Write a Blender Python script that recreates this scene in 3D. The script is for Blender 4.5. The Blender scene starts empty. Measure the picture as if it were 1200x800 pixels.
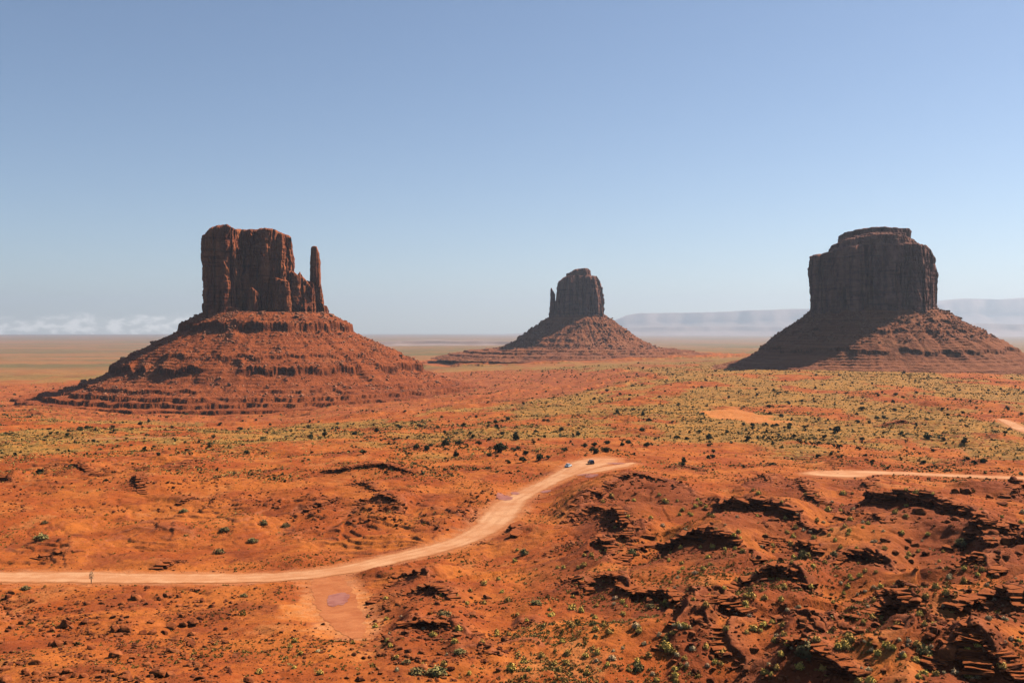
import bpy, bmesh, math, random
import numpy as np
from math import radians, tan, atan, cos, sin, pi

sc = bpy.context.scene
COL = sc.collection
F = 1167.0            # focal length in photograph pixels (photo 1200 x 800)
CX, HY = 600.0, 388.0  # vanishing column and eye-level row

# ------------------------------------------------------------------ camera
cd = bpy.data.cameras.new("camera")
cam = bpy.data.objects.new("camera", cd)
COL.objects.link(cam)
cd.sensor_width = 36.0
cd.lens = F / 1200.0 * 36.0
cd.shift_y = -(400 - HY) / 1200.0
cd.clip_start = 0.5
cd.clip_end = 120000
cam.location = (0, 0, 0)
cam.rotation_euler = (pi / 2, 0, 0)
sc.camera = cam

# ------------------------------------------------------------------ light
SUN_AZ, SUN_EL = 64.0, 45.0         # azimuth clockwise from +Y (the view axis)
world = bpy.data.worlds.new("World")
sc.world = world
world.use_nodes = True
wn, wl = world.node_tree.nodes, world.node_tree.links
bg = wn["Background"]
sky = wn.new("ShaderNodeTexSky")
sky.sky_type = 'NISHITA'
sky.sun_disc = False
sky.sun_elevation = radians(SUN_EL)
sky.sun_rotation = radians(SUN_AZ)
sky.altitude = 1700
sky.air_density = 1.0
sky.dust_density = 1.0
sky.ozone_density = 2.2
bg.inputs[1].default_value = 0.085
# low bank of cloud far off over the left horizon, as part of the sky itself
_tc = wn.new("ShaderNodeTexCoord")
_sp = wn.new("ShaderNodeSeparateXYZ"); wl.new(_tc.outputs["Generated"], _sp.inputs[0])
def _wm(op, a, b=0.0):
    m = wn.new("ShaderNodeMath"); m.operation = op
    for k, v in enumerate((a, b)):
        if isinstance(v, (int, float)): m.inputs[k].default_value = v
        else: wl.new(v, m.inputs[k])
    return m.outputs[0]
def _wr(f, a, b):
    r = wn.new("ShaderNodeMapRange"); r.interpolation_type = 'SMOOTHSTEP'; wl.new(f, r.inputs[0])
    r.inputs[1].default_value = a; r.inputs[2].default_value = b
    return r.outputs[0]
_az = _wm('ARCTAN2', _sp.outputs[0], _sp.outputs[1])
_cv = wn.new("ShaderNodeCombineXYZ")
wl.new(_wm('MULTIPLY', _az, 26.0), _cv.inputs[0]); wl.new(_wm('MULTIPLY', _sp.outputs[2], 48.0), _cv.inputs[1])
_cn = wn.new("ShaderNodeTexNoise"); _cn.inputs["Scale"].default_value = 1.0; _cn.inputs["Detail"].default_value = 7; _cn.inputs["Roughness"].default_value = 0.6
wl.new(_cv.outputs[0], _cn.inputs["Vector"])
_top = _wr(_wm('SUBTRACT', _wm('MULTIPLY', _cn.outputs["Fac"], 0.030), _sp.outputs[2]), -0.0015, 0.004)
_cn2 = wn.new('ShaderNodeTexNoise'); _cn2.inputs['Scale'].default_value = 3.1; _cn2.inputs['Detail'].default_value = 6; wl.new(_cv.outputs[0], _cn2.inputs['Vector'])
_top = _wm('MULTIPLY', _top, _wm('ADD', 0.25, _wr(_cn2.outputs['Fac'], 0.42, 0.62)))
_cm = _wm('MULTIPLY', _top, _wr(_az, -0.16, -0.34))
_mx = wn.new("ShaderNodeMix"); _mx.data_type = 'RGBA'
wl.new(_wm('MULTIPLY', _cm, 0.42), _mx.inputs[0]); wl.new(sky.outputs[0], _mx.inputs[6]); _mx.inputs[7].default_value = (21, 19.5, 18, 1)
wl.new(_mx.outputs[2], bg.inputs[0])

sl = bpy.data.lights.new("sun", 'SUN')
sl.energy = 5.0
sl.angle = radians(0.53)
sl.color = (1.0, 0.93, 0.82)
sun = bpy.data.objects.new("sun", sl)
COL.objects.link(sun)
sun.rotation_euler = (radians(90 - SUN_EL), 0, radians(180 - SUN_AZ) )
sc.view_settings.view_transform = 'Standard'
sc.view_settings.look = 'None'
sc.view_settings.gamma = 1.0
sc.view_settings.exposure = 0.46
sc.view_settings.use_curve_mapping = False
sc.cycles.volume_bounces = 0
sc.cycles.max_bounces = 4
sc.cycles.diffuse_bounces = 0
sc.cycles.use_denoising = True

# ------------------------------------------------------------------ helpers
rng = np.random.default_rng(7)
random.seed(7)

def sstep(a, b, x):
    t = np.clip((x - a) / (b - a), 0, 1)
    return t * t * (3 - 2 * t)

_P = np.random.default_rng(3).permutation(65536).astype(np.uint16)
_g = np.random.default_rng(4).uniform(0, 2 * pi, 65536)
_G2 = np.stack([np.cos(_g), np.sin(_g)], 1).astype(np.float32)
_v = np.random.default_rng(5).normal(size=(65536, 3)); _v /= np.linalg.norm(_v, axis=1)[:, None]
_G3 = _v.astype(np.float32)

def noise2(x, y, seed=0):
    x = np.asarray(x, np.float64); y = np.asarray(y, np.float64)
    xi = np.floor(x); yi = np.floor(y)
    fx = (x - xi).astype(np.float32); fy = (y - yi).astype(np.float32)
    xi = xi.astype(np.int64); yi = yi.astype(np.int64)
    u = fx * fx * fx * (fx * (fx * 6 - 15) + 10); v = fy * fy * fy * (fy * (fy * 6 - 15) + 10)
    a0 = _P[(xi + seed * 131) & 65535].astype(np.int64); a1 = _P[(xi + 1 + seed * 131) & 65535].astype(np.int64)
    def g(a, yy, dx, dy):
        h = _P[(a + yy * 7) & 65535]
        G = _G2[h]
        return G[..., 0] * dx + G[..., 1] * dy
    n00 = g(a0, yi, fx, fy); n10 = g(a1, yi, fx - 1, fy)
    n01 = g(a0, yi + 1, fx, fy - 1); n11 = g(a1, yi + 1, fx - 1, fy - 1)
    a = n00 + u * (n10 - n00); b = n01 + u * (n11 - n01)
    return (a + v * (b - a)) * 1.4

def noise3(x, y, z, seed=0):
    x = np.asarray(x, np.float64); y = np.asarray(y, np.float64); z = np.asarray(z, np.float64)
    xi = np.floor(x); yi = np.floor(y); zi = np.floor(z)
    fx = (x - xi).astype(np.float32); fy = (y - yi).astype(np.float32); fz = (z - zi).astype(np.float32)
    xi = xi.astype(np.int64) + seed * 131; yi = yi.astype(np.int64); zi = zi.astype(np.int64)
    f = lambda t: t * t * t * (t * (t * 6 - 15) + 10)
    u, v, w = f(fx), f(fy), f(fz)
    r = 0
    for dx in (0, 1):
        ax = _P[(xi + dx) & 65535].astype(np.int64)
        for dy in (0, 1):
            ay = _P[(ax + (yi + dy) * 7) & 65535].astype(np.int64)
            for dz in (0, 1):
                G = _G3[_P[(ay + (zi + dz) * 13) & 65535]]
                d = G[..., 0] * (fx - dx) + G[..., 1] * (fy - dy) + G[..., 2] * (fz - dz)
                r = r + d * (u if dx else 1 - u) * (v if dy else 1 - v) * (w if dz else 1 - w)
    return r * 1.4

def fbm2(x, y, octs, seed=0, gain=0.5):
    s, a, n = 0, 1.0, 0.0
    for k in range(octs):
        s = s + a * noise2(x * 2 ** k, y * 2 ** k, seed + k)
        n += a; a *= gain
    return s / n

def link(name, me, mat=None, parent=None):
    o = bpy.data.objects.new(name, me)
    COL.objects.link(o)
    if mat is not None and me is not None and len(me.materials) == 0:
        me.materials.append(mat)
    if parent is not None:
        o.parent = parent
    return o

def mesh_np(name, verts, faces, smooth=False):
    """verts (n,3); faces (m,k) with one k, or list of such arrays"""
    if not isinstance(faces, list):
        faces = [faces]
    faces = [np.asarray(f, np.int32) for f in faces if len(f)]
    me = bpy.data.meshes.new(name)
    me.vertices.add(len(verts))
    me.vertices.foreach_set("co", np.asarray(verts, np.float32).ravel())
    loops = np.concatenate([f.ravel() for f in faces])
    sizes = np.concatenate([np.full(len(f), f.shape[1], np.int32) for f in faces])
    starts = np.concatenate([[0], np.cumsum(sizes)[:-1]]).astype(np.int32)
    me.loops.add(len(loops)); me.loops.foreach_set("vertex_index", loops)
    me.polygons.add(len(sizes)); me.polygons.foreach_set("loop_start", starts)
    me.polygons.foreach_set("use_smooth", np.full(len(sizes), smooth, bool))
    me.update(calc_edges=True)
    return me

def attr(me, name, vals):
    a = me.attributes.new(name, 'FLOAT', 'POINT')
    a.data.foreach_set("value", np.asarray(vals, np.float32).ravel())

def grid_faces(nr, nc, wrap=False):
    i = np.arange(nr - 1)[:, None]; j = np.arange(nc if wrap else nc - 1)[None, :]
    j2 = (j + 1) % nc
    a = i * nc + j; b = i * nc + j2; c = (i + 1) * nc + j2; d = (i + 1) * nc + j
    return np.stack([a, b, c, d], -1).reshape(-1, 4)

def thing(name, label, cat, loc=(0, 0, 0), group=None):
    o = bpy.data.objects.new(name, None)
    COL.objects.link(o)
    o.empty_display_size = 1
    o.location = loc
    o["label"] = label; o["category"] = cat
    if group: o["group"] = group
    return o

def tag(o, label=None, cat=None, group=None, kind=None):
    if label: o["label"] = label
    if cat: o["category"] = cat
    if group: o["group"] = group
    if kind: o["kind"] = kind
    return o

# ------------------------------------------------------------------ materials
class NT:
    def __init__(s, name, rough=0.95, spec=0.12):
        s.m = bpy.data.materials.new(name); s.m.use_nodes = True
        s.n, s.l = s.m.node_tree.nodes, s.m.node_tree.links
        s.b = s.n["Principled BSDF"]
        s.b.inputs["Roughness"].default_value = rough
        s.b.inputs["Specular IOR Level"].default_value = spec
        s.pos = s.n.new("ShaderNodeNewGeometry").outputs["Position"]
    def objpos(s):
        return s.n.new("ShaderNodeTexCoord").outputs["Object"]
    def scaled(s, v, sx, sy, sz):
        m = s.n.new("ShaderNodeVectorMath"); m.operation = 'MULTIPLY'
        s.l.new(v, m.inputs[0]); m.inputs[1].default_value = (sx, sy, sz)
        return m.outputs[0]
    def noise(s, v, scale, detail=4, rough=0.55):
        t = s.n.new("ShaderNodeTexNoise")
        t.inputs["Scale"].default_value = scale; t.inputs["Detail"].default_value = detail
        t.inputs["Roughness"].default_value = rough
        s.l.new(v, t.inputs["Vector"])
        return t.outputs["Fac"]
    def steep(s, a, b):
        g = s.n.new("ShaderNodeNewGeometry"); x = s.n.new("ShaderNodeSeparateXYZ"); s.l.new(g.outputs["Normal"], x.inputs[0])
        return s.ramp(x.outputs[2], b, a)
    def ramp(s, f, a, b):
        r = s.n.new("ShaderNodeMapRange"); r.interpolation_type = 'SMOOTHSTEP'
        s.l.new(f, r.inputs[0])
        r.inputs[1].default_value = a; r.inputs[2].default_value = b
        return r.outputs[0]
    def attr(s, name):
        a = s.n.new("ShaderNodeAttribute"); a.attribute_name = name
        return a.outputs["Fac"]
    def math(s, op, a, b):
        m = s.n.new("ShaderNodeMath"); m.operation = op
        for k, v in enumerate((a, b)):
            if isinstance(v, (int, float)): m.inputs[k].default_value = v
            else: s.l.new(v, m.inputs[k])
        return m.outputs[0]
    def mix(s, f, a, b):
        m = s.n.new("ShaderNodeMix"); m.data_type = 'RGBA'
        if isinstance(f, (int, float)): m.inputs[0].default_value = f
        else: s.l.new(f, m.inputs[0])
        for k, v in ((6, a), (7, b)):
            if isinstance(v, tuple): m.inputs[k].default_value = (*v, 1)
            else: s.l.new(v, m.inputs[k])
        return m.outputs[2]
    def bump(s, h, strength, dist, prev=None):
        b = s.n.new("ShaderNodeBump")
        b.inputs["Strength"].default_value = strength; b.inputs["Distance"].default_value = dist
        s.l.new(h, b.inputs["Height"])
        if prev is not None: s.l.new(prev, b.inputs["Normal"])
        return b.outputs[0]
    def color(s, c):
        if isinstance(c, tuple): s.b.inputs["Base Color"].default_value = (*c, 1)
        else: s.l.new(c, s.b.inputs["Base Color"])
    def normal(s, n):
        s.l.new(n, s.b.inputs["Normal"])

def mat_ground():
    t = NT("desert_soil")
    p = t.pos
    n1 = t.noise(p, 0.035, 6, 0.6)
    n2 = t.noise(p, 0.3, 6, 0.65)
    n3 = t.noise(p, 2.2, 4, 0.7)
    soil = t.mix(t.ramp(n1, 0.38, 0.62), (0.36, 0.073, 0.013), (0.50, 0.132, 0.022))
    soil = t.mix(t.math('MULTIPLY', t.ramp(n2, 0.5, 0.72), 0.75), soil, (0.24, 0.05, 0.014))
    soil = t.mix(t.math('MULTIPLY', t.ramp(n3, 0.55, 0.75), 0.4), soil, (0.55, 0.19, 0.06))
    nd = t.noise(t.scaled(p, 1.0, 0.55, 1.0), 0.055, 7, 0.68)
    soil = t.mix(t.math('MULTIPLY', t.ramp(nd, 0.53, 0.66), 0.75), soil, (0.22, 0.045, 0.013))
    soil = t.mix(t.math('MULTIPLY', t.ramp(nd, 0.44, 0.34), 0.5), soil, (0.56, 0.20, 0.055))
    vo = t.n.new("ShaderNodeTexVoronoi"); vo.inputs["Scale"].default_value = 1.3; t.l.new(p, vo.inputs["Vector"])
    sp = t.math('MULTIPLY', t.math('SUBTRACT', 1.0, t.ramp(vo.outputs["Distance"], 0.12, 0.26)), t.ramp(n2, 0.42, 0.6))
    soil = t.mix(t.math('MULTIPLY', sp, 0.7), soil, (0.17, 0.04, 0.014))
    soil = t.mix(t.math('MULTIPLY', t.attr("apron_dark"), 0.85), soil, t.mix(t.ramp(n2, 0.4, 0.65), (0.19, 0.040, 0.013), (0.29, 0.066, 0.018)))  # darker soil on the drop side of the ledges
    veg = t.attr("veg")
    n4 = t.noise(p, 0.12, 5, 0.65)
    n5 = t.noise(p, 0.9, 4, 0.7)
    grass = t.mix(t.ramp(n4, 0.35, 0.65), (0.50, 0.220, 0.042), (0.24, 0.145, 0.038))
    vf = t.math('ADD', t.math('MULTIPLY', n5, 0.9), t.math('MULTIPLY', n4, 0.7))
    vf = t.ramp(t.math('ADD', vf, t.math('MULTIPLY', veg, 1.1)), 1.2, 1.6)
    c = t.mix(t.math('MULTIPLY', vf, 0.82), soil, grass)
    far = t.attr("far")
    nf = t.noise(t.scaled(p, 0.6, 1.6, 1), 0.0012, 6, 0.6)
    plain = t.mix(t.ramp(nf, 0.42, 0.58), (0.155, 0.120, 0.045), (0.33, 0.145, 0.05))
    c = t.mix(t.math('MULTIPLY', far, 0.85), c, plain)
    rock = t.attr("rock")
    nz = t.noise(t.scaled(p, 0.15, 0.15, 1.6), 1.0, 4, 0.6)
    rc = t.mix(t.ramp(nz, 0.4, 0.6), (0.20, 0.05, 0.02), (0.42, 0.125, 0.05))
    c = t.mix(t.math('MULTIPLY', rock, 0.8), c, rc)
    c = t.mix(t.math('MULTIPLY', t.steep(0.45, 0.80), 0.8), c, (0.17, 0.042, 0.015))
    bare = t.attr("bare")
    c = t.mix(t.math('MULTIPLY', bare, 0.9), c, t.mix(t.ramp(n2, 0.4, 0.65), (0.60, 0.17, 0.03), (0.62, 0.23, 0.07)))
    dust = t.attr("dust")
    c = t.mix(t.math('MULTIPLY', dust, 0.7), c, t.mix(t.ramp(n2, 0.35, 0.65), (0.52, 0.17, 0.055), (0.66, 0.27, 0.11)))
    t.color(c)
    b = t.bump(n2, 0.9, 0.8)
    b = t.bump(n3, 0.8, 0.18, b)
    b = t.bump(sp, 0.6, 0.25, b)
    t.normal(b)
    return t.m

def mat_road():
    t = NT("road_dust")
    p = t.pos
    n = t.noise(p, 0.08, 6, 0.65); n2 = t.noise(p, 0.9, 5, 0.65)
    c = t.mix(t.ramp(n, 0.38, 0.62), (0.58, 0.24, 0.10), (0.68, 0.34, 0.165))
    c = t.mix(t.math('MULTIPLY', t.ramp(n2, 0.52, 0.7), 0.6), c, (0.55, 0.21, 0.075))
    tr = t.math('ADD', t.math('MULTIPLY', t.attr("across"), 9.0), t.math('MULTIPLY', t.noise(p, 0.03, 3), 7.0))
    ruts = t.math('MULTIPLY', t.ramp(t.math('SINE', tr, 0.0), -0.2, 1.0), t.ramp(t.noise(p, 0.15, 6, 0.75), 0.3, 0.75))
    c = t.mix(t.math('MULTIPLY', ruts, 0.65), c, (0.46, 0.165, 0.06))
    edge = t.math('ADD', t.math('ABSOLUTE', t.attr("across"), 0.0), t.math('MULTIPLY', n2, 0.5))
    c = t.mix(t.math('MULTIPLY', t.ramp(edge, 0.92, 1.25), 0.8), c, (0.46, 0.15, 0.045))
    t.color(c)
    t.normal(t.bump(n2, 0.6, 0.25))
    return t.m

def mat_cliff(name, dark, light, varnish):
    t = NT(name)
    p = t.objpos()
    n1 = t.noise(t.scaled(p, 0.09, 0.09, 0.012), 1.0, 6, 0.62)
    n2 = t.noise(t.scaled(p, 0.02, 0.02, 0.25), 1.0, 5, 0.6)
    n3 = t.noise(p, 0.25, 6, 0.7)
    c = t.mix(t.ramp(n1, 0.36, 0.62), dark, light)
    c = t.mix(t.math('MULTIPLY', t.ramp(n2, 0.48, 0.66), 0.55), c, varnish)
    c = t.mix(t.math('MULTIPLY', t.ramp(n3, 0.52, 0.72), 0.4), c, tuple(min(1, v * 1.35) for v in light))
    t.color(c)
    n4 = t.noise(t.scaled(p, 0.22, 0.22, 0.04), 1.0, 6, 0.65)
    b = t.bump(n4, 0.6, 3.5)
    b = t.bump(n2, 0.5, 2.0, b)
    b = t.bump(n3, 0.4, 1.2, b)
    t.normal(b)
    return t.m

def mat_talus(name, dark, mid, light):
    t = NT(name)
    p = t.objpos()
    n1 = t.noise(p, 0.018, 6, 0.65); n2 = t.noise(p, 0.16, 6, 0.7)
    nz = t.noise(t.scaled(p, 0.006, 0.006, 0.32), 1.0, 4, 0.55)
    c = t.mix(t.ramp(nz, 0.4, 0.6), dark, mid)
    c = t.mix(t.math('MULTIPLY', t.ramp(n1, 0.5, 0.7), 0.6), c, light)
    c = t.mix(t.math('MULTIPLY', t.ramp(n2, 0.56, 0.74), 0.65), c, tuple(v * 0.55 for v in dark))
    c = t.mix(t.math('MULTIPLY', t.ramp(t.noise(p, 0.3, 3, 0.6), 0.66, 0.74), 0.6), c, tuple(min(1, v * 1.7) for v in light))
    c = t.mix(t.math('MULTIPLY', t.steep(0.30, 0.72), 0.9), c, t.mix(t.ramp(n2, 0.4, 0.62), tuple(v * 0.42 for v in dark), tuple(v * 0.85 for v in dark)))
    t.color(c)
    b = t.bump(n2, 0.9, 3.5)
    b = t.bump(t.noise(p, 0.6, 4, 0.7), 0.8, 0.9, b)
    t.normal(b)
    return t.m

def mat_rock(name, a, b_, scale=1.2):
    t = NT(name)
    n = t.noise(t.pos, scale, 6, 0.65)
    t.color(t.mix(t.ramp(n, 0.36, 0.64), a, b_))
    t.normal(t.bump(n, 0.7, 0.12))
    return t.m

def mat_leaf(name, low, high, z0, z1, var=0.35):
    """low colour near the base of the plant, high (flower or leaf) colour at the tips; some change from plant to plant"""
    t = NT(name, 0.8, 0.15)
    sep = t.n.new("ShaderNodeSeparateXYZ"); t.l.new(t.objpos(), sep.inputs[0])
    f = t.ramp(sep.outputs[2], z0, z1)
    oi = t.n.new("ShaderNodeObjectInfo").outputs["Random"]
    c = t.mix(f, low, high)
    h = t.n.new("ShaderNodeHueSaturation")
    t.l.new(c, h.inputs["Color"])
    t.l.new(t.math('ADD', t.math('MULTIPLY', oi, var), 1 - var * 0.6), h.inputs["Value"])
    t.l.new(t.math('ADD', t.math('MULTIPLY', oi, 0.03), 0.485), h.inputs["Hue"])
    t.color(h.outputs[0])
    return t.m

def mat_scrub():
    t = NT("scrub_leaves", 0.85, 0.1)
    a = t.attr("tint")
    c = t.mix(t.ramp(a, 0.0, 0.5), (0.075, 0.062, 0.022), (0.40, 0.215, 0.045))
    c = t.mix(t.ramp(a, 0.5, 1.0), c, (0.62, 0.38, 0.11))
    t.color(c)
    return t.m

def plain(name, c, rough=0.6, metal=0.0, spec=0.3):
    t = NT(name, rough, spec)
    n = t.noise(t.objpos(), 3.0, 3)
    t.color(t.mix(t.math('MULTIPLY', t.ramp(n, 0.4, 0.7), 0.25), c, tuple(v * 0.75 + 0.05 for v in c)))
    t.b.inputs["Metallic"].default_value = metal
    return t.m

M = dict(ground=mat_ground(), road=mat_road())

# ------------------------------------------------------------------ terrain
def pxyz(px, py, d):
    return ((px - CX) / F * d, d, -(py - HY) / F * d)

CTRL = [(0, 800, 140), (300, 800, 140), (600, 800, 143), (900, 800, 138), (1200, 800, 128),
        (0, 677, 262), (300, 674, 262), (430, 660, 272), (560, 630, 302), (592, 600, 342), (640, 565, 400), (690, 543, 442), (740, 541, 450),
        (1000, 553, 425), (1200, 556, 415),
        (1100, 620, 250), (900, 640, 246), (750, 640, 262), (800, 700, 190), (1050, 700, 180), (1200, 685, 178), (600, 720, 196), (450, 740, 186), (200, 740, 190),
        (100, 560, 430), (300, 560, 425), (450, 570, 396),
        (100, 505, 760), (300, 508, 720), (500, 505, 740), (700, 503, 720), (1000, 503, 700), (1180, 508, 660), (870, 489, 830),
        (50, 484, 1180), (300, 491, 1280), (150, 489, 1260), (550, 474, 1280), (600, 452, 1800), (650, 424, 2650), (780, 440, 1650), (900, 434, 1660),
        (1000, 438, 1500), (1150, 435, 1620), (700, 464, 1200), (1000, 464, 1050), (420, 470, 1500),
        (0, 458, 1900), (40, 466, 1750), (20, 478, 1400), (60, 442, 2300), (100, 428, 3700), (0, 416, 6000), (300, 416, 5600), (500, 412, 5200), (800, 410, 5200), (1200, 412, 4400)]
pts, zs = [], []
for px, py, d in CTRL:
    x, y, z = pxyz(px, py, d)
    pts.append((math.atan2(x, y) * 2.5, math.log(math.hypot(x, y)))); zs.append(z)
for az in (-90, -60, -40, 40, 60, 90):
    for r, z in ((150, -52), (262, -60), (430, -63), (760, -74), (1300, -95), (2500, -105), (5000, -120)):
        pts.append((radians(az) * 2.5, math.log(r))); zs.append(z if az < 0 else z * 0.85)
for az in (-90, -60, -40, -25, -12, 0, 12, 25, 40, 60, 90):
    for r in (12000, 52000):
        pts.append((radians(az) * 2.5, math.log(r))); zs.append(-142)
    pts.append((radians(az) * 2.5, math.log(60))); zs.append(-40)
pts = np.array(pts); zs = np.array(zs)
def _tps(d2): return np.where(d2 > 0, 0.5 * d2 * np.log(np.maximum(d2, 1e-12)), 0)
_n = len(pts)
_K = _tps(((pts[:, None] - pts[None]) ** 2).sum(-1)) + 0.01 * np.eye(_n)
_Q = np.concatenate([np.ones((_n, 1)), pts], 1)
_A = np.block([[_K, _Q], [_Q.T, np.zeros((3, 3))]])
_w = np.linalg.solve(_A, np.concatenate([zs, np.zeros(3)]))
_ga = np.linspace(-pi / 2, pi / 2, 361); _gr = np.linspace(math.log(55), math.log(54000), 331)
_GA, _GR = np.meshgrid(_ga, _gr, indexing='ij')
_q = np.stack([_GA.ravel() * 2.5, _GR.ravel()], 1)
_TAB = np.zeros(len(_q))
for k in range(0, len(_q), 20000):
    qq = _q[k:k + 20000]
    _TAB[k:k + 20000] = _tps(((qq[:, None] - pts[None]) ** 2).sum(-1)) @ _w[:_n] + _w[_n] + qq @ _w[_n + 1:]
_TAB = _TAB.reshape(_GA.shape)

def macro(x, y):
    az = np.clip(np.arctan2(x, y), -pi / 2, pi / 2 - 1e-6); r = np.hypot(x, y)
    lr = np.clip(np.log(np.maximum(r, 1e-3)), _gr[0], _gr[-1] - 1e-6)
    a = (az - _ga[0]) / (_ga[1] - _ga[0]); b = (lr - _gr[0]) / (_gr[1] - _gr[0])
    i = np.clip(a.astype(int), 0, len(_ga) - 2); j = np.clip(b.astype(int), 0, len(_gr) - 2)
    fa, fb = a - i, b - j
    z = _TAB[i, j] * (1 - fa) * (1 - fb) + _TAB[i + 1, j] * fa * (1 - fb) + _TAB[i, j + 1] * (1 - fa) * fb + _TAB[i + 1, j + 1] * fa * fb
    near = np.interp(r, [0, 3.5, 7, 12, 40, 80, 110], [-1.7, -1.7, -9, -16, -32, -43, -47])
    w = sstep(85, 125, r)
    z = near * (1 - w) + z * w
    return z

def unproj_macro(px, py, fn=None):
    """pixels to points of the ground (first hit along each ray)"""
    fn = fn or macro
    px = np.atleast_1d(np.asarray(px, float)); py = np.atleast_1d(np.asarray(py, float))
    d = np.exp(np.linspace(math.log(100), math.log(9000), 1500))
    X = (px[:, None] - CX) / F * d; Z = -(py[:, None] - HY) / F * d
    H = fn(X, np.broadcast_to(d, X.shape))
    below = Z < H
    k = np.argmax(below, 1); k[~below.any(1)] = len(d) - 1
    k = np.maximum(k, 1)
    r = np.arange(len(px))
    g0 = Z[r, k - 1] - H[r, k - 1]; g1 = Z[r, k] - H[r, k]
    t = np.clip(g0 / np.where(g0 - g1 == 0, 1, g0 - g1), 0, 1)
    dd = d[k - 1] * (1 - t) + d[k] * t
    return np.stack([(px - CX) / F * dd, dd], 1)

# roads: (px, py, half width in metres)
def catmull(P, n=14):
    P = np.asarray(P, float); out = []
    Q = np.concatenate([[2 * P[0] - P[1]], P, [2 * P[-1] - P[-2]]])
    for i in range(1, len(Q) - 2):
        p0, p1, p2, p3 = Q[i - 1:i + 3]
        for t in np.arange(n) / n:
            out.append(0.5 * (2 * p1 + (p2 - p0) * t + (2 * p0 - 5 * p1 + 4 * p2 - p3) * t * t + (3 * p1 - p0 - 3 * p2 + p3) * t ** 3))
    out.append(P[-1])
    return np.array(out)

ROADS = {
    'main': [(-260, 672, 6.3), (-60, 675, 6.3), (60, 676, 6.3), (160, 677.5, 6.2), (260, 677.5, 6.0), (340, 675, 5.6), (400, 668, 5.4), (450, 657, 5.4), (500, 645.5, 5.4), (545, 632, 5.0),
             (573, 617, 5.6), (588, 601, 6.4), (600, 587.5, 5.6), (622, 575, 4.8), (648, 562.5, 4.8), (668, 553, 6.4), (684, 546, 9.0), (697, 541, 10.5), (708, 537, 7)],
    'spur': [(668, 556, 4), (688, 552, 5.5), (708, 549, 4.5), (726, 546, 3.4), (742, 542, 1.6)],
    'right': [(962, 552, 3.0), (972, 554, 14), (985, 555, 15), (1005, 554, 11.0), (1040, 554, 7.6), (1090, 556, 7.0), (1150, 558.5, 6.8), (1230, 561, 6.8), (1420, 568, 6.8)],
    'far': [(1172, 491, 2.5), (1180, 494, 4.0), (1188, 498, 4.5), (1200, 504, 4.5), (1230, 512, 4.5)],
    'wash': [(384, 676, 4.0), (388, 690, 4.6), (394, 706, 4.6), (402, 722, 4.0), (411, 736, 2.8), (418, 748, 1.0)],
    'trail': [(-60, 521.5, 1.6), (40, 517, 1.6), (110, 514, 1.5), (170, 512.5, 1.4), (225, 511.5, 1.0)],
}
RD = {}
for k, L in ROADS.items():
    L = np.array(L, float)
    xy = unproj_macro(L[:, 0], L[:, 1])
    RD[k] = catmull(np.concatenate([xy, L[:, 2:]], 1))

def seg_dist(x, y, line, cols=2):
    """distance, signed side (+ left of travel), parameter along, for points near a polyline"""
    perp = np.zeros(x.shape); best = np.full(x.shape, 1e9); side = np.zeros(x.shape); par = np.zeros(x.shape); hw = np.zeros(x.shape)
    acc = 0.0
    for i in range(len(line) - 1):
        ax, ay = line[i, 0], line[i, 1]; dx, dy = line[i + 1, 0] - ax, line[i + 1, 1] - ay
        ll = math.hypot(dx, dy) + 1e-9
        t = np.clip(((x - ax) * dx + (y - ay) * dy) / ll ** 2, 0, 1)
        ex, ey = x - ax - t * dx, y - ay - t * dy
        d = np.hypot(ex, ey)
        cr_ = (dx * (y - ay) - dy * (x - ax)) / ll; tie = np.abs(d - best) <= 1e-6
        m = ((d < best) & ~tie) | (tie & (np.abs(cr_) > perp))
        best = np.where(m, d, best); perp = np.where(m, np.abs(cr_), perp)
        side = np.where(m, np.sign(cr_), side)
        par = np.where(m, acc + t * ll, par)
        if line.shape[1] > 2:
            hw = np.where(m, line[i, 2] + t * (line[i + 1, 2] - line[i, 2]), hw)
        acc += ll
    return best, side, par, acc, hw

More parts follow.
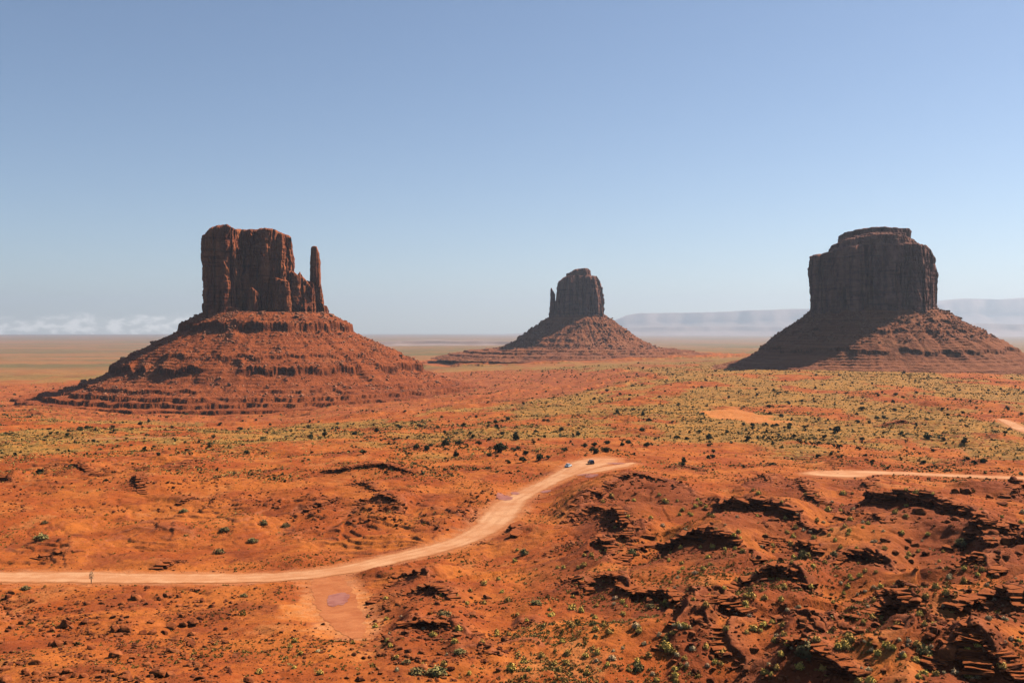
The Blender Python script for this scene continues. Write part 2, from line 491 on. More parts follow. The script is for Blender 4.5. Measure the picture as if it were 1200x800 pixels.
# ledges: lip polylines in photo pixels, the drop is to the right of travel (left to right = towards the camera);
# (points, height m, back length m, cliff share, crest rise share)
LEDGES = [
    ([(655, 622), (690, 600), (718, 584), (748, 571), (782, 574), (812, 582), (852, 589), (880, 600)], 6.5, 26, 0.40),
    ([(672, 604), (690, 596), (706, 589)], 2.2, 8, 0.7),
    ([(676, 616), (700, 606), (725, 619), (742, 634)], 2.6, 8, 0.6),
    ([(640, 660), (662, 641), (682, 640), (712, 656), (720, 668)], 3.4, 14, 0.55),
    ([(752, 628), (744, 634), (738, 642), (736, 652)], 2.6, 14, 0.8),
    ([(728, 668), (745, 655), (772, 650), (822, 652), (878, 661), (905, 668)], 3.4, 16, 0.85),
    ([(826, 640), (836, 626), (852, 620), (900, 623), (935, 632), (968, 637)], 3.4, 18, 0.85),
    ([(864, 572), (872, 562), (892, 562), (905, 574)], 2.6, 9, 0.8),
    ([(928, 560), (938, 566), (952, 580), (976, 594)], 2.8, 10, 0.75),
    ([(978, 588), (1014, 594), (1030, 606), (1066, 607), (1100, 614), (1132, 624), (1156, 639), (1172, 656)], 4.6, 24, 0.85),
    ([(1044, 556), (1028, 560), (1020, 568), (1018, 578)], 3.0, 10, 0.85),
    ([(1088, 592), (1098, 579), (1140, 582), (1172, 595), (1196, 608)], 3.8, 16, 0.85),
    ([(1110, 576), (1122, 567), (1142, 567), (1160, 578)], 1.2, 7, 0.4),
    ([(1182, 612), (1196, 603), (1240, 606)], 2.6, 10, 0.8),
    ([(1150, 668), (1164, 655), (1200, 662), (1250, 672)], 4.4, 16, 0.85),
    ([(942, 674), (960, 662), (1000, 654), (1040, 660), (1054, 674)], 3.0, 14, 0.85),
    ([(684, 684), (706, 684), (722, 690), (738, 694), (776, 691), (802, 702), (838, 708)], 2.5, 15, 0.85),
    ([(832, 722), (850, 733), (868, 740)], 2.4, 8, 0.8),
    ([(905, 735), (872, 742), (850, 746), (848, 758), (858, 775), (866, 795)], 2.2, 14, 0.38),
    ([(855, 702), (872, 694), (906, 694), (948, 700), (970, 706)], 3.4, 14, 0.85),
    ([(1000, 706), (1018, 700), (1046, 714), (1068, 738)], 2.6, 9, 0.7),
    ([(940, 742), (952, 733), (985, 744), (1010, 750)], 1.8, 8, 0.7),
    ([(1060, 770), (1078, 758), (1104, 754), (1130, 760)], 1.8, 8, 0.8),
    ([(1160, 768), (1140, 770), (1133, 780), (1134, 795)], 2.4, 8, 0.85),
    ([(912, 768), (930, 776), (975, 788), (1004, 800)], 2.2, 12, 0.75),
    ([(905, 752), (925, 747), (948, 748), (985, 754)], 2.2, 10, 0.75),
    ([(455, 688), (468, 680), (492, 682), (500, 690)], 2.4, 9, 0.7),
    ([(446, 708), (462, 699), (508, 702), (526, 716)], 2.8, 12, 0.6),
    ([(436, 772), (452, 760), (490, 748), (540, 753), (584, 766)], 3.2, 14, 0.55),
    ([(432, 748), (418, 730), (404, 708), (396, 690)][::-1], 0.9, 5, 0.35),
    ([(372, 553), (398, 556), (450, 552), (492, 558)], 2.4, 12, 0.85),
    ([(405, 566), (424, 568), (444, 574)], 1.8, 8, 0.85),
    ([(362, 598), (378, 592), (402, 584)], 2.0, 8, 0.85),
    ([(405, 602), (424, 588), (448, 590), (474, 604)], 3.2, 12, 0.5),
    ([(510, 600), (524, 594), (548, 600), (574, 614)], 2.2, 8, 0.6),
    ([(60, 547), (72, 544), (90, 547), (104, 553)], 2.6, 9, 0.85),
    ([(180, 556), (168, 560), (162, 568), (164, 580)], 3.0, 14, 0.85),
    ([(196, 552), (215, 546), (256, 539)], 1.8, 10, 0.85),
    ([(212, 590), (226, 584), (244, 583)], 1.6, 8, 0.85),
    ([(-10, 562), (4, 558), (18, 561)], 2.0, 8, 0.85),
    ([(95, 628), (150, 622), (210, 626), (235, 632)], 1.9, 10, 0.25),
    ([(185, 668), (198, 660), (215, 655)], 1.2, 6, 0.8),
    ([(45, 654), (60, 650), (85, 652)], 1.0, 6, 0.8),
    ([(80, 684), (120, 680), (165, 683), (200, 690)], 1.4, 8, 0.2),
    ([(595, 590), (608, 582), (626, 578), (634, 584)], 2.0, 8, 0.7),
    ([(540, 640), (548, 633), (562, 632), (572, 638)], 1.2, 6, 0.5),
    ([(425, 664), (440, 656), (456, 657), (466, 663)], 1.6, 6, 0.5),
    ([(630, 618), (605, 620), (600, 628)], 1.2, 8, 0.5),
    ([(775, 548), (800, 546), (830, 552)], 1.2, 8, 0.7),
    ([(1028, 500), (1045, 499), (1078, 497)], 2.4, 12, 0.85),
    ([(600, 780), (560, 776), (520, 785)][::-1], 1.2, 8, 0.3),
    ([(640, 694), (655, 686), (672, 684), (692, 692)], 1.4, 10, 0.6),
    ([(1078, 680), (1104, 668), (1140, 671), (1164, 686)], 2.8, 12, 0.85),
    ([(1006, 734), (1038, 722), (1074, 728), (1098, 746)], 2.3, 10, 0.8),
    ([(1116, 728), (1150, 714), (1186, 721), (1218, 738)], 2.8, 12, 0.85),
    ([(778, 766), (798, 750), (822, 750), (842, 768)], 2.0, 10, 0.6),
    ([(1086, 794), (1118, 782), (1160, 788), (1190, 800)], 1.8, 8, 0.8),
    ([(982, 620), (1002, 610), (1030, 617), (1044, 628)], 2.2, 9, 0.8),
    ([(796, 604), (822, 603), (850, 610), (872, 626)], 1.9, 9, 0.75),
    ([(698, 646), (718, 636), (738, 638), (752, 648)], 1.8, 8, 0.6),
    ([(900, 650), (915, 640), (945, 645), (962, 655)], 2.0, 9, 0.8),
    ([(760, 730), (785, 722), (806, 728), (820, 740)], 1.6, 9, 0.6),
    ([(1120, 640), (1150, 634), (1178, 640), (1205, 636)], 2.0, 9, 0.8),
    ([(590, 740), (612, 730), (640, 736)], 1.0, 8, 0.3),
    ([(640, 770), (600, 762), (560, 770)][::-1], 1.3, 9, 0.25),
]
LW = []
for L in LEDGES:
    P = np.array(L[0], float)
    xy = unproj_macro(P[:, 0], P[:, 1])
    q = catmull(xy, 8); s_ = np.concatenate([[0], np.cumsum(np.hypot(*np.diff(q, axis=0).T))])
    ss = np.linspace(0, s_[-1], max(8, int(s_[-1] / 1.3)))
    q = np.stack([np.interp(ss, s_, q[:, 0]), np.interp(ss, s_, q[:, 1])], 1)
    t_ = np.gradient(q, axis=0); t_ /= np.linalg.norm(t_, axis=1)[:, None] + 1e-9
    w_ = (1.7 * noise2(ss / 10, ss * 0 + len(LW) * 3.7, 180) + 1.0 * noise2(ss / 4, ss * 0 + len(LW) * 3.7, 181)) * np.clip(s_[-1] / 30, 0.3, 1.2)
    q = q + np.stack([t_[:, 1], -t_[:, 0]], 1) * w_[:, None]
    LW.append((q, L[1], L[2], L[3]))

PATCH_BARE = []      # (centre xy, radius x, radius y)
def patch(px, py, rx, ry):
    c = unproj_macro([px], [py])[0]
    PATCH_BARE.append((c[0], c[1], rx, ry))
patch(862, 486, 26, 70); patch(900, 494, 18, 24); patch(385, 708, 10, 22); patch(405, 735, 8, 12)

def terrain(x, y, want_masks=False):
    shp = np.shape(x)
    x = np.ravel(np.asarray(x, float)); y = np.ravel(np.asarray(y, float))
    r = np.hypot(x, y)
    base = macro(x, y)
    # domain-warped noises, faded where the mesh could not carry them
    wx = x + 6 * noise2(x / 25, y / 25, 20) + 1.2 * noise2(x / 3.5, y / 3.5, 21)
    wy = y + 6 * noise2(x / 25, y / 25, 22) + 1.2 * noise2(x / 3.5, y / 3.5, 23)
    fade = lambda s: 1 - sstep(s * 120, s * 420, r)
    near = sstep(6, 60, r)
    h = near * (2.0 * noise2(wx / 70, wy / 70, 1) * (1 + 0.5 * sstep(400, 1500, r)) * (1 - sstep(6000, 15000, r))
                + 0.9 * noise2(wx / 24, wy / 24, 2) * fade(24)
                + 0.45 * noise2(x / 9, y / 9, 3) * fade(9) + 0.2 * noise2(x / 3.3, y / 3.3, 4) * fade(3.3)
                + 0.10 * noise2(x / 1.2, y / 1.2, 5) * fade(1.6))
    # small natural ledges: a terraced noise
    t = (1.6 * noise2(wx / 38 + 9, wy / 30, 7) + 0.8 * noise2(wx / 14, wy / 11, 8)) * 2.0
    st = 0.9
    q = t / st; fl = np.floor(q); fr = q - fl
    ter = (fl + sstep(0.80, 0.93, fr)) * st
    azm = np.arctan2(x, y)
    badm = sstep(-0.15, 0.35, noise2(x / 110 + 3, y / 130, 9)) * (1 - sstep(900, 1500, r)) * sstep(170, 260, r) * (1 - 0.8 * sstep(-0.06, 0.03, azm) * (1 - sstep(330, 420, r)))
    h = h + badm * (0.75 * ter + 0.2 * t)
    rock = badm * np.exp(-((fr - 0.87) / 0.07) ** 2)
    hill = sstep(0.0, 0.08, np.arctan2(x, y)) * sstep(90, 140, r) * (1 - sstep(300, 400, r))
    h = h + hill * (3.4 * (0.5 - np.abs(noise2(wx / 46, wy / 60, 13))) * 2 + 0.4 * (0.5 - np.abs(noise2(wx / 19, wy / 24, 14))) - 1.6)
    # rills running down the slopes
    h = h - 0.35 * near * fade(6) * np.maximum(0, 0.18 - np.abs(noise2(wx / 16, wy / 16, 11))) / 0.18
    # authored ledges
    jx = x + 1.0 * noise2(x / 7, y / 7, 30) + 0.5 * noise2(x / 2.2, y / 2.2, 31)
    jy = y + 1.0 * noise2(x / 7, y / 7, 32) + 0.5 * noise2(x / 2.2, y / 2.2, 33)
    foot = np.zeros_like(x); apron_dark = np.zeros_like(x)
    for line, H, L, cs in LW:
        pad = max(4.0 * L, 9 * H) + 5
        x0, y0 = line[:, :2].min(0) - pad; x1, y1 = line[:, :2].max(0) + pad
        m = (x > x0) & (x < x1) & (y > y0) & (y < y1)
        if not m.any(): continue
        d, side, par, tot, _ = seg_dist(jx[m], jy[m], line)
        cv = line[-1, :2] - line[0, :2]; cl2 = float(cv @ cv) + 1e-9
        e = ((jx[m] - line[0, 0]) * cv[0] + (jy[m] - line[0, 1]) * cv[1]) / cl2
        e = np.minimum(e, 1 - e)
        k_far = 1 - 0.35 * float(sstep(300, 350, line[:, 1].mean())) * (line[:, 0].mean() > 20); hh = 1.3 * k_far * (1 + 0.2 * (line[:, 0].mean() > 20)) * H * (0.85 + 0.35 * noise2(par / 24.0, par * 0 + H * 7, 34)) * sstep(-0.02, 0.34, e)
        # past the ends the ledge dies out
        sg = side * d - 0.5; up = sg >= 0
        s_ = np.abs(sg)
        fu = np.exp(-(s_ / ((1.7 - 0.7 * (k_far < 0.9)) * L)) ** 1.6)
        clf = sstep(0.0, 0.22 * H + 0.4, s_)          # cliff drop just in front of the lip
        c_ = cs * 0.62; tl = (1 - c_) * np.exp(-s_ / (3.4 * H))
        lay = 1 - 0.35 * (sstep(0.25, 0.35, s_ / H) )    # a small bench on the way down
        fd = (1 - clf) * 1.0 + clf * tl
        f = np.where(up, fu, fd)
        h[m] += hh * f
        rr = np.where(up, np.exp(-s_ / 2.5), np.exp(-s_ / (0.35 * H))) * sstep(0, 0.15, e)
        rock[m] = np.maximum(rock[m], rr)
        if cs >= 0.4:
            sh_ = np.where(up, 0, 1 - sstep(2.0 * H, 7.0 * H, s_ + 3 * noise2(x[m] / 6, y[m] / 6, 45))) * sstep(0, 0.12, e)
            apron_dark[m] = np.maximum(apron_dark[m], sh_ * (1.0 if line[:, 0].mean() > 10 else 0.35))
        foot[m] = np.maximum(foot[m], np.where(up, 0, np.exp(-((s_ - 1.2 * H) / (1.2 * H)) ** 2)) * sstep(0, 0.12, e))
    # low benches of red rock round the feet of two of the buttes
    bench = np.zeros_like(x)
    for bx_, by_, rads, dz in ((-431, 1747, (440, 490, 545, 605, 670), 4.0), (206, 3117, (420, 480, 560), 7.0)):
        rho = np.hypot(x - bx_, y - by_)
        m = rho < 900
        if not m.any(): continue
        q = rho[m] + 40 * noise2(x[m] / 150, y[m] / 150, 80) + 12 * noise2(x[m] / 40, y[m] / 40, 81) + 4 * noise2(x[m] / 12, y[m] / 12, 82)
        hb = 0
        for r0 in rads:
            pres = sstep(-0.5, 0.1, noise2(x[m] / 130 + r0, y[m] / 130, 83))
            stp = sstep(0, 5, q - r0)
            hb = hb + pres * dz * (0.7 * np.exp(-np.maximum(0, r0 - q) / 30) * (1 - stp) - 0.3 * np.exp(-np.maximum(0, q - r0) / 14) * stp)
        h[m] += hb * sstep(420, 700, r[m])
        bench[m] = np.maximum(bench[m], 1 - sstep(rads[-1] - 60, rads[-1] + 60, q))
    # roads lie in flat beds
    dust = np.zeros_like(x); flat = np.zeros_like(x)
    for k, line in RD.items():
        pad = 30
        x0, y0 = line[:, :2].min(0) - pad; x1, y1 = line[:, :2].max(0) + pad
        m = (x > x0) & (x < x1) & (y > y0) & (y < y1)
        if not m.any(): continue
        d, side, par, tot, hw = seg_dist(x[m], y[m], line[::3] if len(line) > 40 else line)
        ed = d - hw
        flat[m] = np.maximum(flat[m], 1 - sstep(1.0, 9.0, ed))
        dust[m] = np.maximum(dust[m], 1 - sstep(0.0, 5.0, ed + 2.0 * noise2(x[m] / 4, y[m] / 4, 41)))
    h = h * (1 - flat)
    z = base + h
    if not want_masks:
        return z.reshape(shp)
    bare = np.zeros_like(x)
    for cx, cy, rx, ry in PATCH_BARE:
        q = ((x - cx) / rx) ** 2 + ((y - cy) / ry) ** 2 + 0.5 * noise2(x / (rx * .5), y / (ry * .5), 44)
        bare = np.maximum(bare, 1 - sstep(0.75, 1.05, q))
    veg = sstep(430, 640, r) * (0.55 + 1.5 * noise2(x / 120, y / 200, 50) + 0.9 * noise2(x / 36, y / 60, 53)) + 0.30 * sstep(-0.1, 0.5, noise2(x / 60, y / 60, 51)) * sstep(250, 400, r)
    az = np.arctan2(x, y)
    veg = veg + 0.25 * sstep(0.0, 0.25, az) * sstep(430, 600, r) - 0.35 * sstep(900, 1150, r) * (1 - sstep(-0.12, 0.0, az)) * (1 - sstep(1500, 2200, r))
    veg = np.clip(veg, 0, 1.0) * (1 - rock) * (1 - foot * 0.5) * (1 - 0.6 * bench)
    far = sstep(1500, 3200, r) * (1 - bench); rock = np.maximum(rock, np.where(y > 2300, 0.25, 0.45) * bench)
    return z.reshape(shp), dict(apron_dark=np.clip(apron_dark, 0, 1) * (1 - flat), veg=veg, rock=np.clip(rock, 0, 1), bare=bare, dust=dust * 0.8, far=far), foot

def ground_z(x, y):
    return terrain(np.atleast_1d(x), np.atleast_1d(y))

# the ground: one sheet, finer where it is near
azs = np.concatenate([np.radians(np.array([-180, -150, -120, -95, -75, -60, -50, -42, -36, -32])), np.arange(-0.52, 0.52, 0.001), np.radians(np.array([31, 35, 42, 50, 60, 75, 95, 120, 150]))])
rs = np.concatenate([[0.3, 1.5, 3, 4, 5, 7, 9, 12, 16, 20, 26, 32, 40, 50, 60, 70, 80, 90], np.exp(np.arange(math.log(98), math.log(1100), 0.0016)),
                     np.exp(np.arange(math.log(1100), math.log(3500), 0.004)), np.exp(np.linspace(math.log(3520), math.log(50000), 150))])
A_, R_ = np.meshgrid(azs, rs)
gx, gy = (R_ * np.sin(A_)).ravel(), (R_ * np.cos(A_)).ravel()
GZ = np.zeros_like(gx); GM = {k: np.zeros_like(gx) for k in ('apron_dark', 'veg', 'rock', 'bare', 'dust', 'far')}
for k in range(0, len(gx), 250000):
    s = slice(k, k + 250000)
    GZ[s], mm, _ = terrain(gx[s], gy[s], True)
    for q in GM: GM[q][s] = mm[q]
gme = mesh_np("ground", np.stack([gx, gy, GZ], 1), grid_faces(len(rs), len(azs), True)[:, ::-1], True)
for q in GM: attr(gme, q, GM[q])
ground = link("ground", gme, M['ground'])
tag(ground, kind='structure')
print("ground", len(gx))

# layered cap rock along each lip, standing out over the slope below
def mat_ledge():
    t = NT("ledge_rock")
    p = t.pos
    nz = t.noise(t.scaled(p, 0.10, 0.10, 2.2), 1.0, 4, 0.6); n2 = t.noise(p, 0.9, 6, 0.7)
    c = t.mix(t.ramp(nz, 0.38, 0.62), (0.10, 0.026, 0.011), (0.27, 0.070, 0.023))  # rock colours darkened to deepen the shade on the ledge faces
    c = t.mix(t.math('MULTIPLY', t.ramp(n2, 0.56, 0.74), 0.5), c, (0.44, 0.14, 0.05))
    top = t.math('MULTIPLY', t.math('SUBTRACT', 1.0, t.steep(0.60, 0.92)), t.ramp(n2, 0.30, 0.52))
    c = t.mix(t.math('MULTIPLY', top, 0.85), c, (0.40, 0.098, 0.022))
    t.color(c)
    t.normal(t.bump(n2, 0.9, 0.35))
    return t.m
M['ledge'] = mat_ledge()
def slab_proto(seed):
    """a squared block of sandstone with broken edges, one unit in size"""
    r = np.random.default_rng(seed)
    bm = bmesh.new(); bmesh.ops.create_cube(bm, size=1.0)
    bmesh.ops.bevel(bm, geom=bm.edges[:], offset=0.07, segments=1, affect='EDGES')
    bmesh.ops.subdivide_edges(bm, edges=[e for e in bm.edges if e.calc_length() > 0.5], cuts=2, use_grid_fill=True)
    bmesh.ops.triangulate(bm, faces=bm.faces[:])
    bm.verts.index_update()
    V = np.array([v.co[:] for v in bm.verts]); Fc = np.array([[v.index for v in f.verts] for f in bm.faces]); bm.free()
    k = r.normal(0, 0.10, (2, 2, 2, 3))
    i = (V > 0).astype(int); w = np.abs(V) * 2
    V = V + k[i[:, 0], i[:, 1], i[:, 2]] * w.min(1)[:, None] + r.normal(0, 0.035, V.shape)
    return V, Fc
SLAB = [slab_proto(500 + k) for k in range(10)]
def ledge_rock(line, H, seed):
    r = np.random.default_rng(seed + 900)
    P = line[:, :2]
    s_ = np.concatenate([[0], np.cumsum(np.hypot(*np.diff(P, axis=0).T))]); tot = s_[-1]
    H = H * float(1 - 0.35 * sstep(300, 350, P[:, 1].mean()) * (P[:, 0].mean() > 20))
    road_d = np.full(len(P), 1e9)
    for k_ in RD:
        d_, _, _, _, hw_ = seg_dist(P[:, 0], P[:, 1], RD[k_][::3]); road_d = np.minimum(road_d, d_ - hw_)
    ss = np.linspace(0, tot, max(12, int(tot / 0.5)))
    X = np.interp(ss, s_, P[:, 0]); Y = np.interp(ss, s_, P[:, 1])
    n_ = min(len(ss) - (1 - len(ss) % 2), 15); k = np.hanning(n_ + 2)[1:-1]; k /= k.sum()
    sm = lambda v: np.convolve(np.pad(v, n_ // 2, mode='edge'), k, 'valid')[:len(v)]
    tx, ty = np.gradient(sm(X)), np.gradient(sm(Y)); l = np.hypot(tx, ty) + 1e-9
    zl = sm(sm(terrain(X - ty / l * 1.6, Y + tx / l * 1.6)))
    fine = float(0.62 + 0.38 * sstep(180, 300, P[:, 1].mean())); nl = int(np.clip(round(H * 1.15 / (0.8 * fine)), 2, 9)); vs, fs, n0 = [], [], 0
    z = 0.06
    for j in range(nl):
        th = H * 1.15 / nl * r.uniform(0.8, 1.2)
        q = -0.02 * tot + r.uniform(0, 1)
        shift = r.normal(0, 0.18)
        while q < tot * 1.02:
            Ls = fine * np.exp(r.normal(0.55, 0.5)) * (1.0 + 0.08 * H); qc = q + Ls / 2; q += Ls * r.uniform(0.86, 1.08)
            e = min(qc, tot - qc) / (0.5 * tot + 1e-6); g = float(sstep(-0.05, 0.5, e))
            if -z > g * H * 1.2 or r.uniform() < 0.14 + 0.05 * j: continue
            if np.interp(qc, s_, road_d) < 3.5: continue
            x = np.interp(qc, ss, X); y = np.interp(qc, ss, Y); zz = np.interp(qc, ss, zl)
            a = math.atan2(np.interp(qc, ss, ty), np.interp(qc, ss, tx)) + r.normal(0, 0.13)
            D = r.uniform(2.4, 3.6); out = 1.0 + 0.15 * (fine > 0.8) + shift + r.normal(0, 0.26) - 0.10 * j - 0.9 * (1 - g)
            V, Fc = SLAB[r.integers(0, 10)]
            v = V * np.array([Ls * 1.04, D, th * r.uniform(0.95, 1.25)])
            tl = r.normal(0, 0.05); v[:, 2] += v[:, 1] * tl + v[:, 0] * r.normal(0, 0.05)
            v[:, 1] += D / 2 - out; v[:, 2] += z - th / 2
            c, sn = cos(a), sin(a)
            vs.append(np.stack([x + v[:, 0] * c - v[:, 1] * sn, y + v[:, 0] * sn + v[:, 1] * c, zz + v[:, 2]], 1)); fs.append(Fc + n0); n0 += len(V)
        z -= th * 0.97
    if not vs: return
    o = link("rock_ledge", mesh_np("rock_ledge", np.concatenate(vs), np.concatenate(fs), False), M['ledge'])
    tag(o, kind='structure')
for i_, (line, H, L, cs) in enumerate(LW):
    if cs >= 0.4: ledge_rock(line, H * (1.5 if cs > 0.6 else 0.85), i_)

# roads as sheets just above the ground
def road_sheet(name, line, mat, seed, lift=0.07, n=18):
    P = line[:, :2]; hw = line[:, 2]
    T = np.gradient(P, axis=0); T /= np.linalg.norm(T, axis=1)[:, None] + 1e-9
    # resample finely
    s = np.concatenate([[0], np.cumsum(np.linalg.norm(np.diff(P, axis=0), axis=1))])
    ss = np.arange(0, s[-1], 1.2)
    X = np.interp(ss, s, P[:, 0]); Y = np.interp(ss, s, P[:, 1]); W = np.interp(ss, s, hw)
    tx = np.gradient(X); ty = np.gradient(Y); l = np.hypot(tx, ty); nx, ny = -ty / l, tx / l
    c = np.linspace(-1, 1, n)
    e1 = 0.9 * noise2(ss / 5, ss * 0 + seed, 61) + 0.35 * noise2(ss / 1.7, ss * 0, 62 + seed) + 0.5 * noise2(ss / 16, ss * 0, 66 + seed)
    e2 = 0.9 * noise2(ss / 5, ss * 0 + seed, 63) + 0.35 * noise2(ss / 1.7, ss * 0, 64 + seed) + 0.5 * noise2(ss / 16, ss * 0, 67 + seed)
    off = np.where(c[None] > 0, c[None] * (W + e1)[:, None], c[None] * (W + e2)[:, None])
    vx = X[:, None] + nx[:, None] * off; vy = Y[:, None] + ny[:, None] * off
    vz = terrain(vx, vy) + lift
    me = mesh_np(name, np.stack([vx, vy, vz], -1).reshape(-1, 3), grid_faces(len(ss), n)[:, ::-1], True)
    attr(me, "across", np.broadcast_to(c, vx.shape))
    o = link(name, me, mat)
    tag(o, kind='structure')
    return o
road_sheet("road", RD['main'], M['road'], 1)
road_sheet("road_spur", RD['spur'], M['road'], 2, 0.05)
road_sheet("road", RD['right'], M['road'], 3)
road_sheet("road", RD['far'], M['road'], 4, 0.12)
mud = NT("wash_mud")
_n = mud.noise(mud.pos, 0.16, 8, 0.7)
mud.color(mud.mix(mud.ramp(_n, 0.3, 0.7), (0.40, 0.105, 0.030), (0.54, 0.18, 0.062))); mud.normal(mud.bump(_n, 0.8, 0.5))
road_sheet("wash", RD['wash'], mud.m, 6, 0.05)
road_sheet("trail", RD['trail'], M['road'], 5, 0.12)

# shallow puddles of pink-brown water on the road and beside it
pm = NT("puddle_water", 0.55, 0.25)
pm.color(pm.mix(pm.ramp(pm.noise(pm.pos, 0.5, 3), 0.4, 0.6), (0.33, 0.095, 0.055), (0.42, 0.145, 0.09)))
def puddle(px, py, rx, ry, rot, seed):
    c = unproj_macro([px], [py])[0]
    nr, na = 8, 48
    a = np.linspace(0, 2 * pi, na, endpoint=False)
    rad = 1 + 0.18 * noise2(np.cos(a) * 1.3 + seed * 5, np.sin(a) * 1.3, 70) + 0.2 * noise2(np.cos(a) * 3 + seed, np.sin(a) * 3, 71)
    q = np.linspace(0.02, 1, nr)
    lx = q[:, None] * rad * np.cos(a) * rx; ly = q[:, None] * rad * np.sin(a) * ry
    X = c[0] + lx * cos(rot) - ly * sin(rot); Y = c[1] + lx * sin(rot) + ly * cos(rot)
    zc = terrain(X, Y)
    me = mesh_np("puddle", np.stack([X, Y, zc + 0.11], -1).reshape(-1, 3), grid_faces(nr, na, True), True)
    o = link("puddle", me, pm.m)
    tag(o, kind='structure')
puddle(591, 583, 2.6, 6, 0.3, 1); puddle(604, 578, 1.6, 3, 0.2, 2); puddle(693, 564, 2.6, 4.2, 0.0, 3); puddle(688, 556, 4, 2.2, 0, 4); puddle(722, 543, 4, 2.4, 0, 5); puddle(396, 702, 2.6, 8.5, 0.12, 6); puddle(640, 576, 2.0, 3, 0, 7)

# ------------------------------------------------------------------ the three buttes
def butte_frame(pxc, yf):
    phi = atan((pxc - CX) / F); D = yf / cos(phi)
    U = lambda px: D * np.tan(np.arctan((np.asarray(px, float) - CX) / F) - phi)
    Z = lambda py, off=0.0: -(np.asarray(py, float) - HY) / F * (yf + off)
    return phi, D, U, Z

def lobe(U, Z, x0, x1, top, vc, vd, zb, seed, ex=3.2, taper=0.06, rot=0.0, amp=1.0, nth=420, nz=150, crack=1.0, dome=0.015, lean=0.0):
    """one rounded pillar or wall of a cliff: footprint from pixel columns x0..x1, centred at depth vc with half depth vd.
    top: list of (px, py) of its upper outline. Vertical flutes, joints, bedding."""
    u0, u1 = float(U(x0)), float(U(x1)); uc, a = (u0 + u1) / 2, (u1 - u0) / 2
    th = np.linspace(0, 2 * pi, nth, endpoint=False)
    c, s = np.cos(th), np.sin(th)
    rr = (np.abs(c) ** ex + np.abs(s) ** ex) ** (-1 / ex)
    fu, fv = rr * c * a, rr * s * vd
    if rot:
        fu, fv = fu * cos(rot) - fv * sin(rot), fu * sin(rot) + fv * cos(rot)
    tp = np.array(sorted((float(U(p)), float(Z(q, vc - 0.8 * vd))) for p, q in top))
    ztop = np.interp(uc + fu, tp[:, 0], tp[:, 1])
    t = np.linspace(0, 1, nz)[:, None]
    hgt = ztop - zb
    z = zb + t * hgt[None]
    sc_ = 1 + taper * (1 - 2 * t)
    dn = np.hypot(fu, fv); du, dv = fu / dn, fv / dn
    pu = uc + fu[None] * sc_ + lean * t * a; pv = vc + fv[None] * sc_
    k = amp
    n1 = noise3(pu / 26, pv / 26, z / 220, seed)
    n2 = noise3(pu / 10, pv / 10, z / 90, seed + 1)
    n3 = noise3(pu / 4.2, pv / 4.2, z / 34, seed + 2)
    cr = np.maximum(0, 0.10 - np.abs(noise3(pu / 19, pv / 19, z / 300, seed + 3))) / 0.10
    bed = noise3(pu / 90, pv / 90, z / 3.5, seed + 4)
    blk = noise3(pu / 9, pv / 9, z / 14, seed + 5)
    # slabs that have come off: a stepped noise
    sl_ = noise3(pu / 22, pv / 22, z / 70, seed + 6) * 4
    sl_ = np.floor(sl_) + sstep(0.85, 1.0, sl_ - np.floor(sl_))
    sm_ = noise3(pu / 8, pv / 8, z / 26, seed + 12) * 3.5; sm_ = np.floor(sm_) + sstep(0.88, 1.0, sm_ - np.floor(sm_))
    bd_ = noise3(pu / 60, pv / 60, z / 9, seed + 13) * 4; bd_ = np.floor(bd_) + sstep(0.8, 1.0, bd_ - np.floor(bd_))
    disp = k * (5.5 * n1 + 2.2 * n2 + 0.7 * n3 - 6.0 * crack * cr + 0.9 * bed + 1.2 * blk + 2.4 * sl_ + 0.8 * sm_ + 0.5 * bd_)
    edge = sstep(0.975, 1.0, t)
    disp = disp - k * 2.5 * edge ** 2
    lim = 0.45 * dn[None]
    disp = np.clip(disp, -lim, lim)
    pu = pu + du * disp; pv = pv + dv * disp
    z = z + (t > 0.5) * (1.6 * k * noise3(pu / 14, pv / 14, z * 0, seed + 8) + 0.8 * k * noise3(pu / 5, pv / 5, z * 0, seed + 9)) * sstep(0.85, 1, t)
    rings = [np.stack([pu, pv, z], -1)]
    # cap
    cu, cv = pu[-1], pv[-1]
    mu, mv = cu.mean(), cv.mean()
    caps = []
    for q in np.linspace(0.94, 0.02, 16):
        u_, v_ = mu + (cu - mu) * q, mv + (cv - mv) * q
        zz = np.interp(u_, tp[:, 0], tp[:, 1]) + dome * hgt.mean() * (1 - q ** 2) + 1.8 * k * noise2(u_ / 13, v_ / 13, seed + 10) + 1.2 * k * noise2(u_ / 4, v_ / 4, seed + 11)
        zz = zz * (1 - q ** 8) + z[-1] * q ** 8
        caps.append(np.stack([u_, v_, zz], -1)[None])
    V = np.concatenate(rings + caps, 0)
    return V.reshape(-1, 3), grid_faces(V.shape[0], nth, True)

def join(parts):
    vs, fs, n = [], [], 0
    for v, f in parts:
        vs.append(v); fs.append(f + n); n += len(v)
    return np.concatenate(vs), np.concatenate(fs)

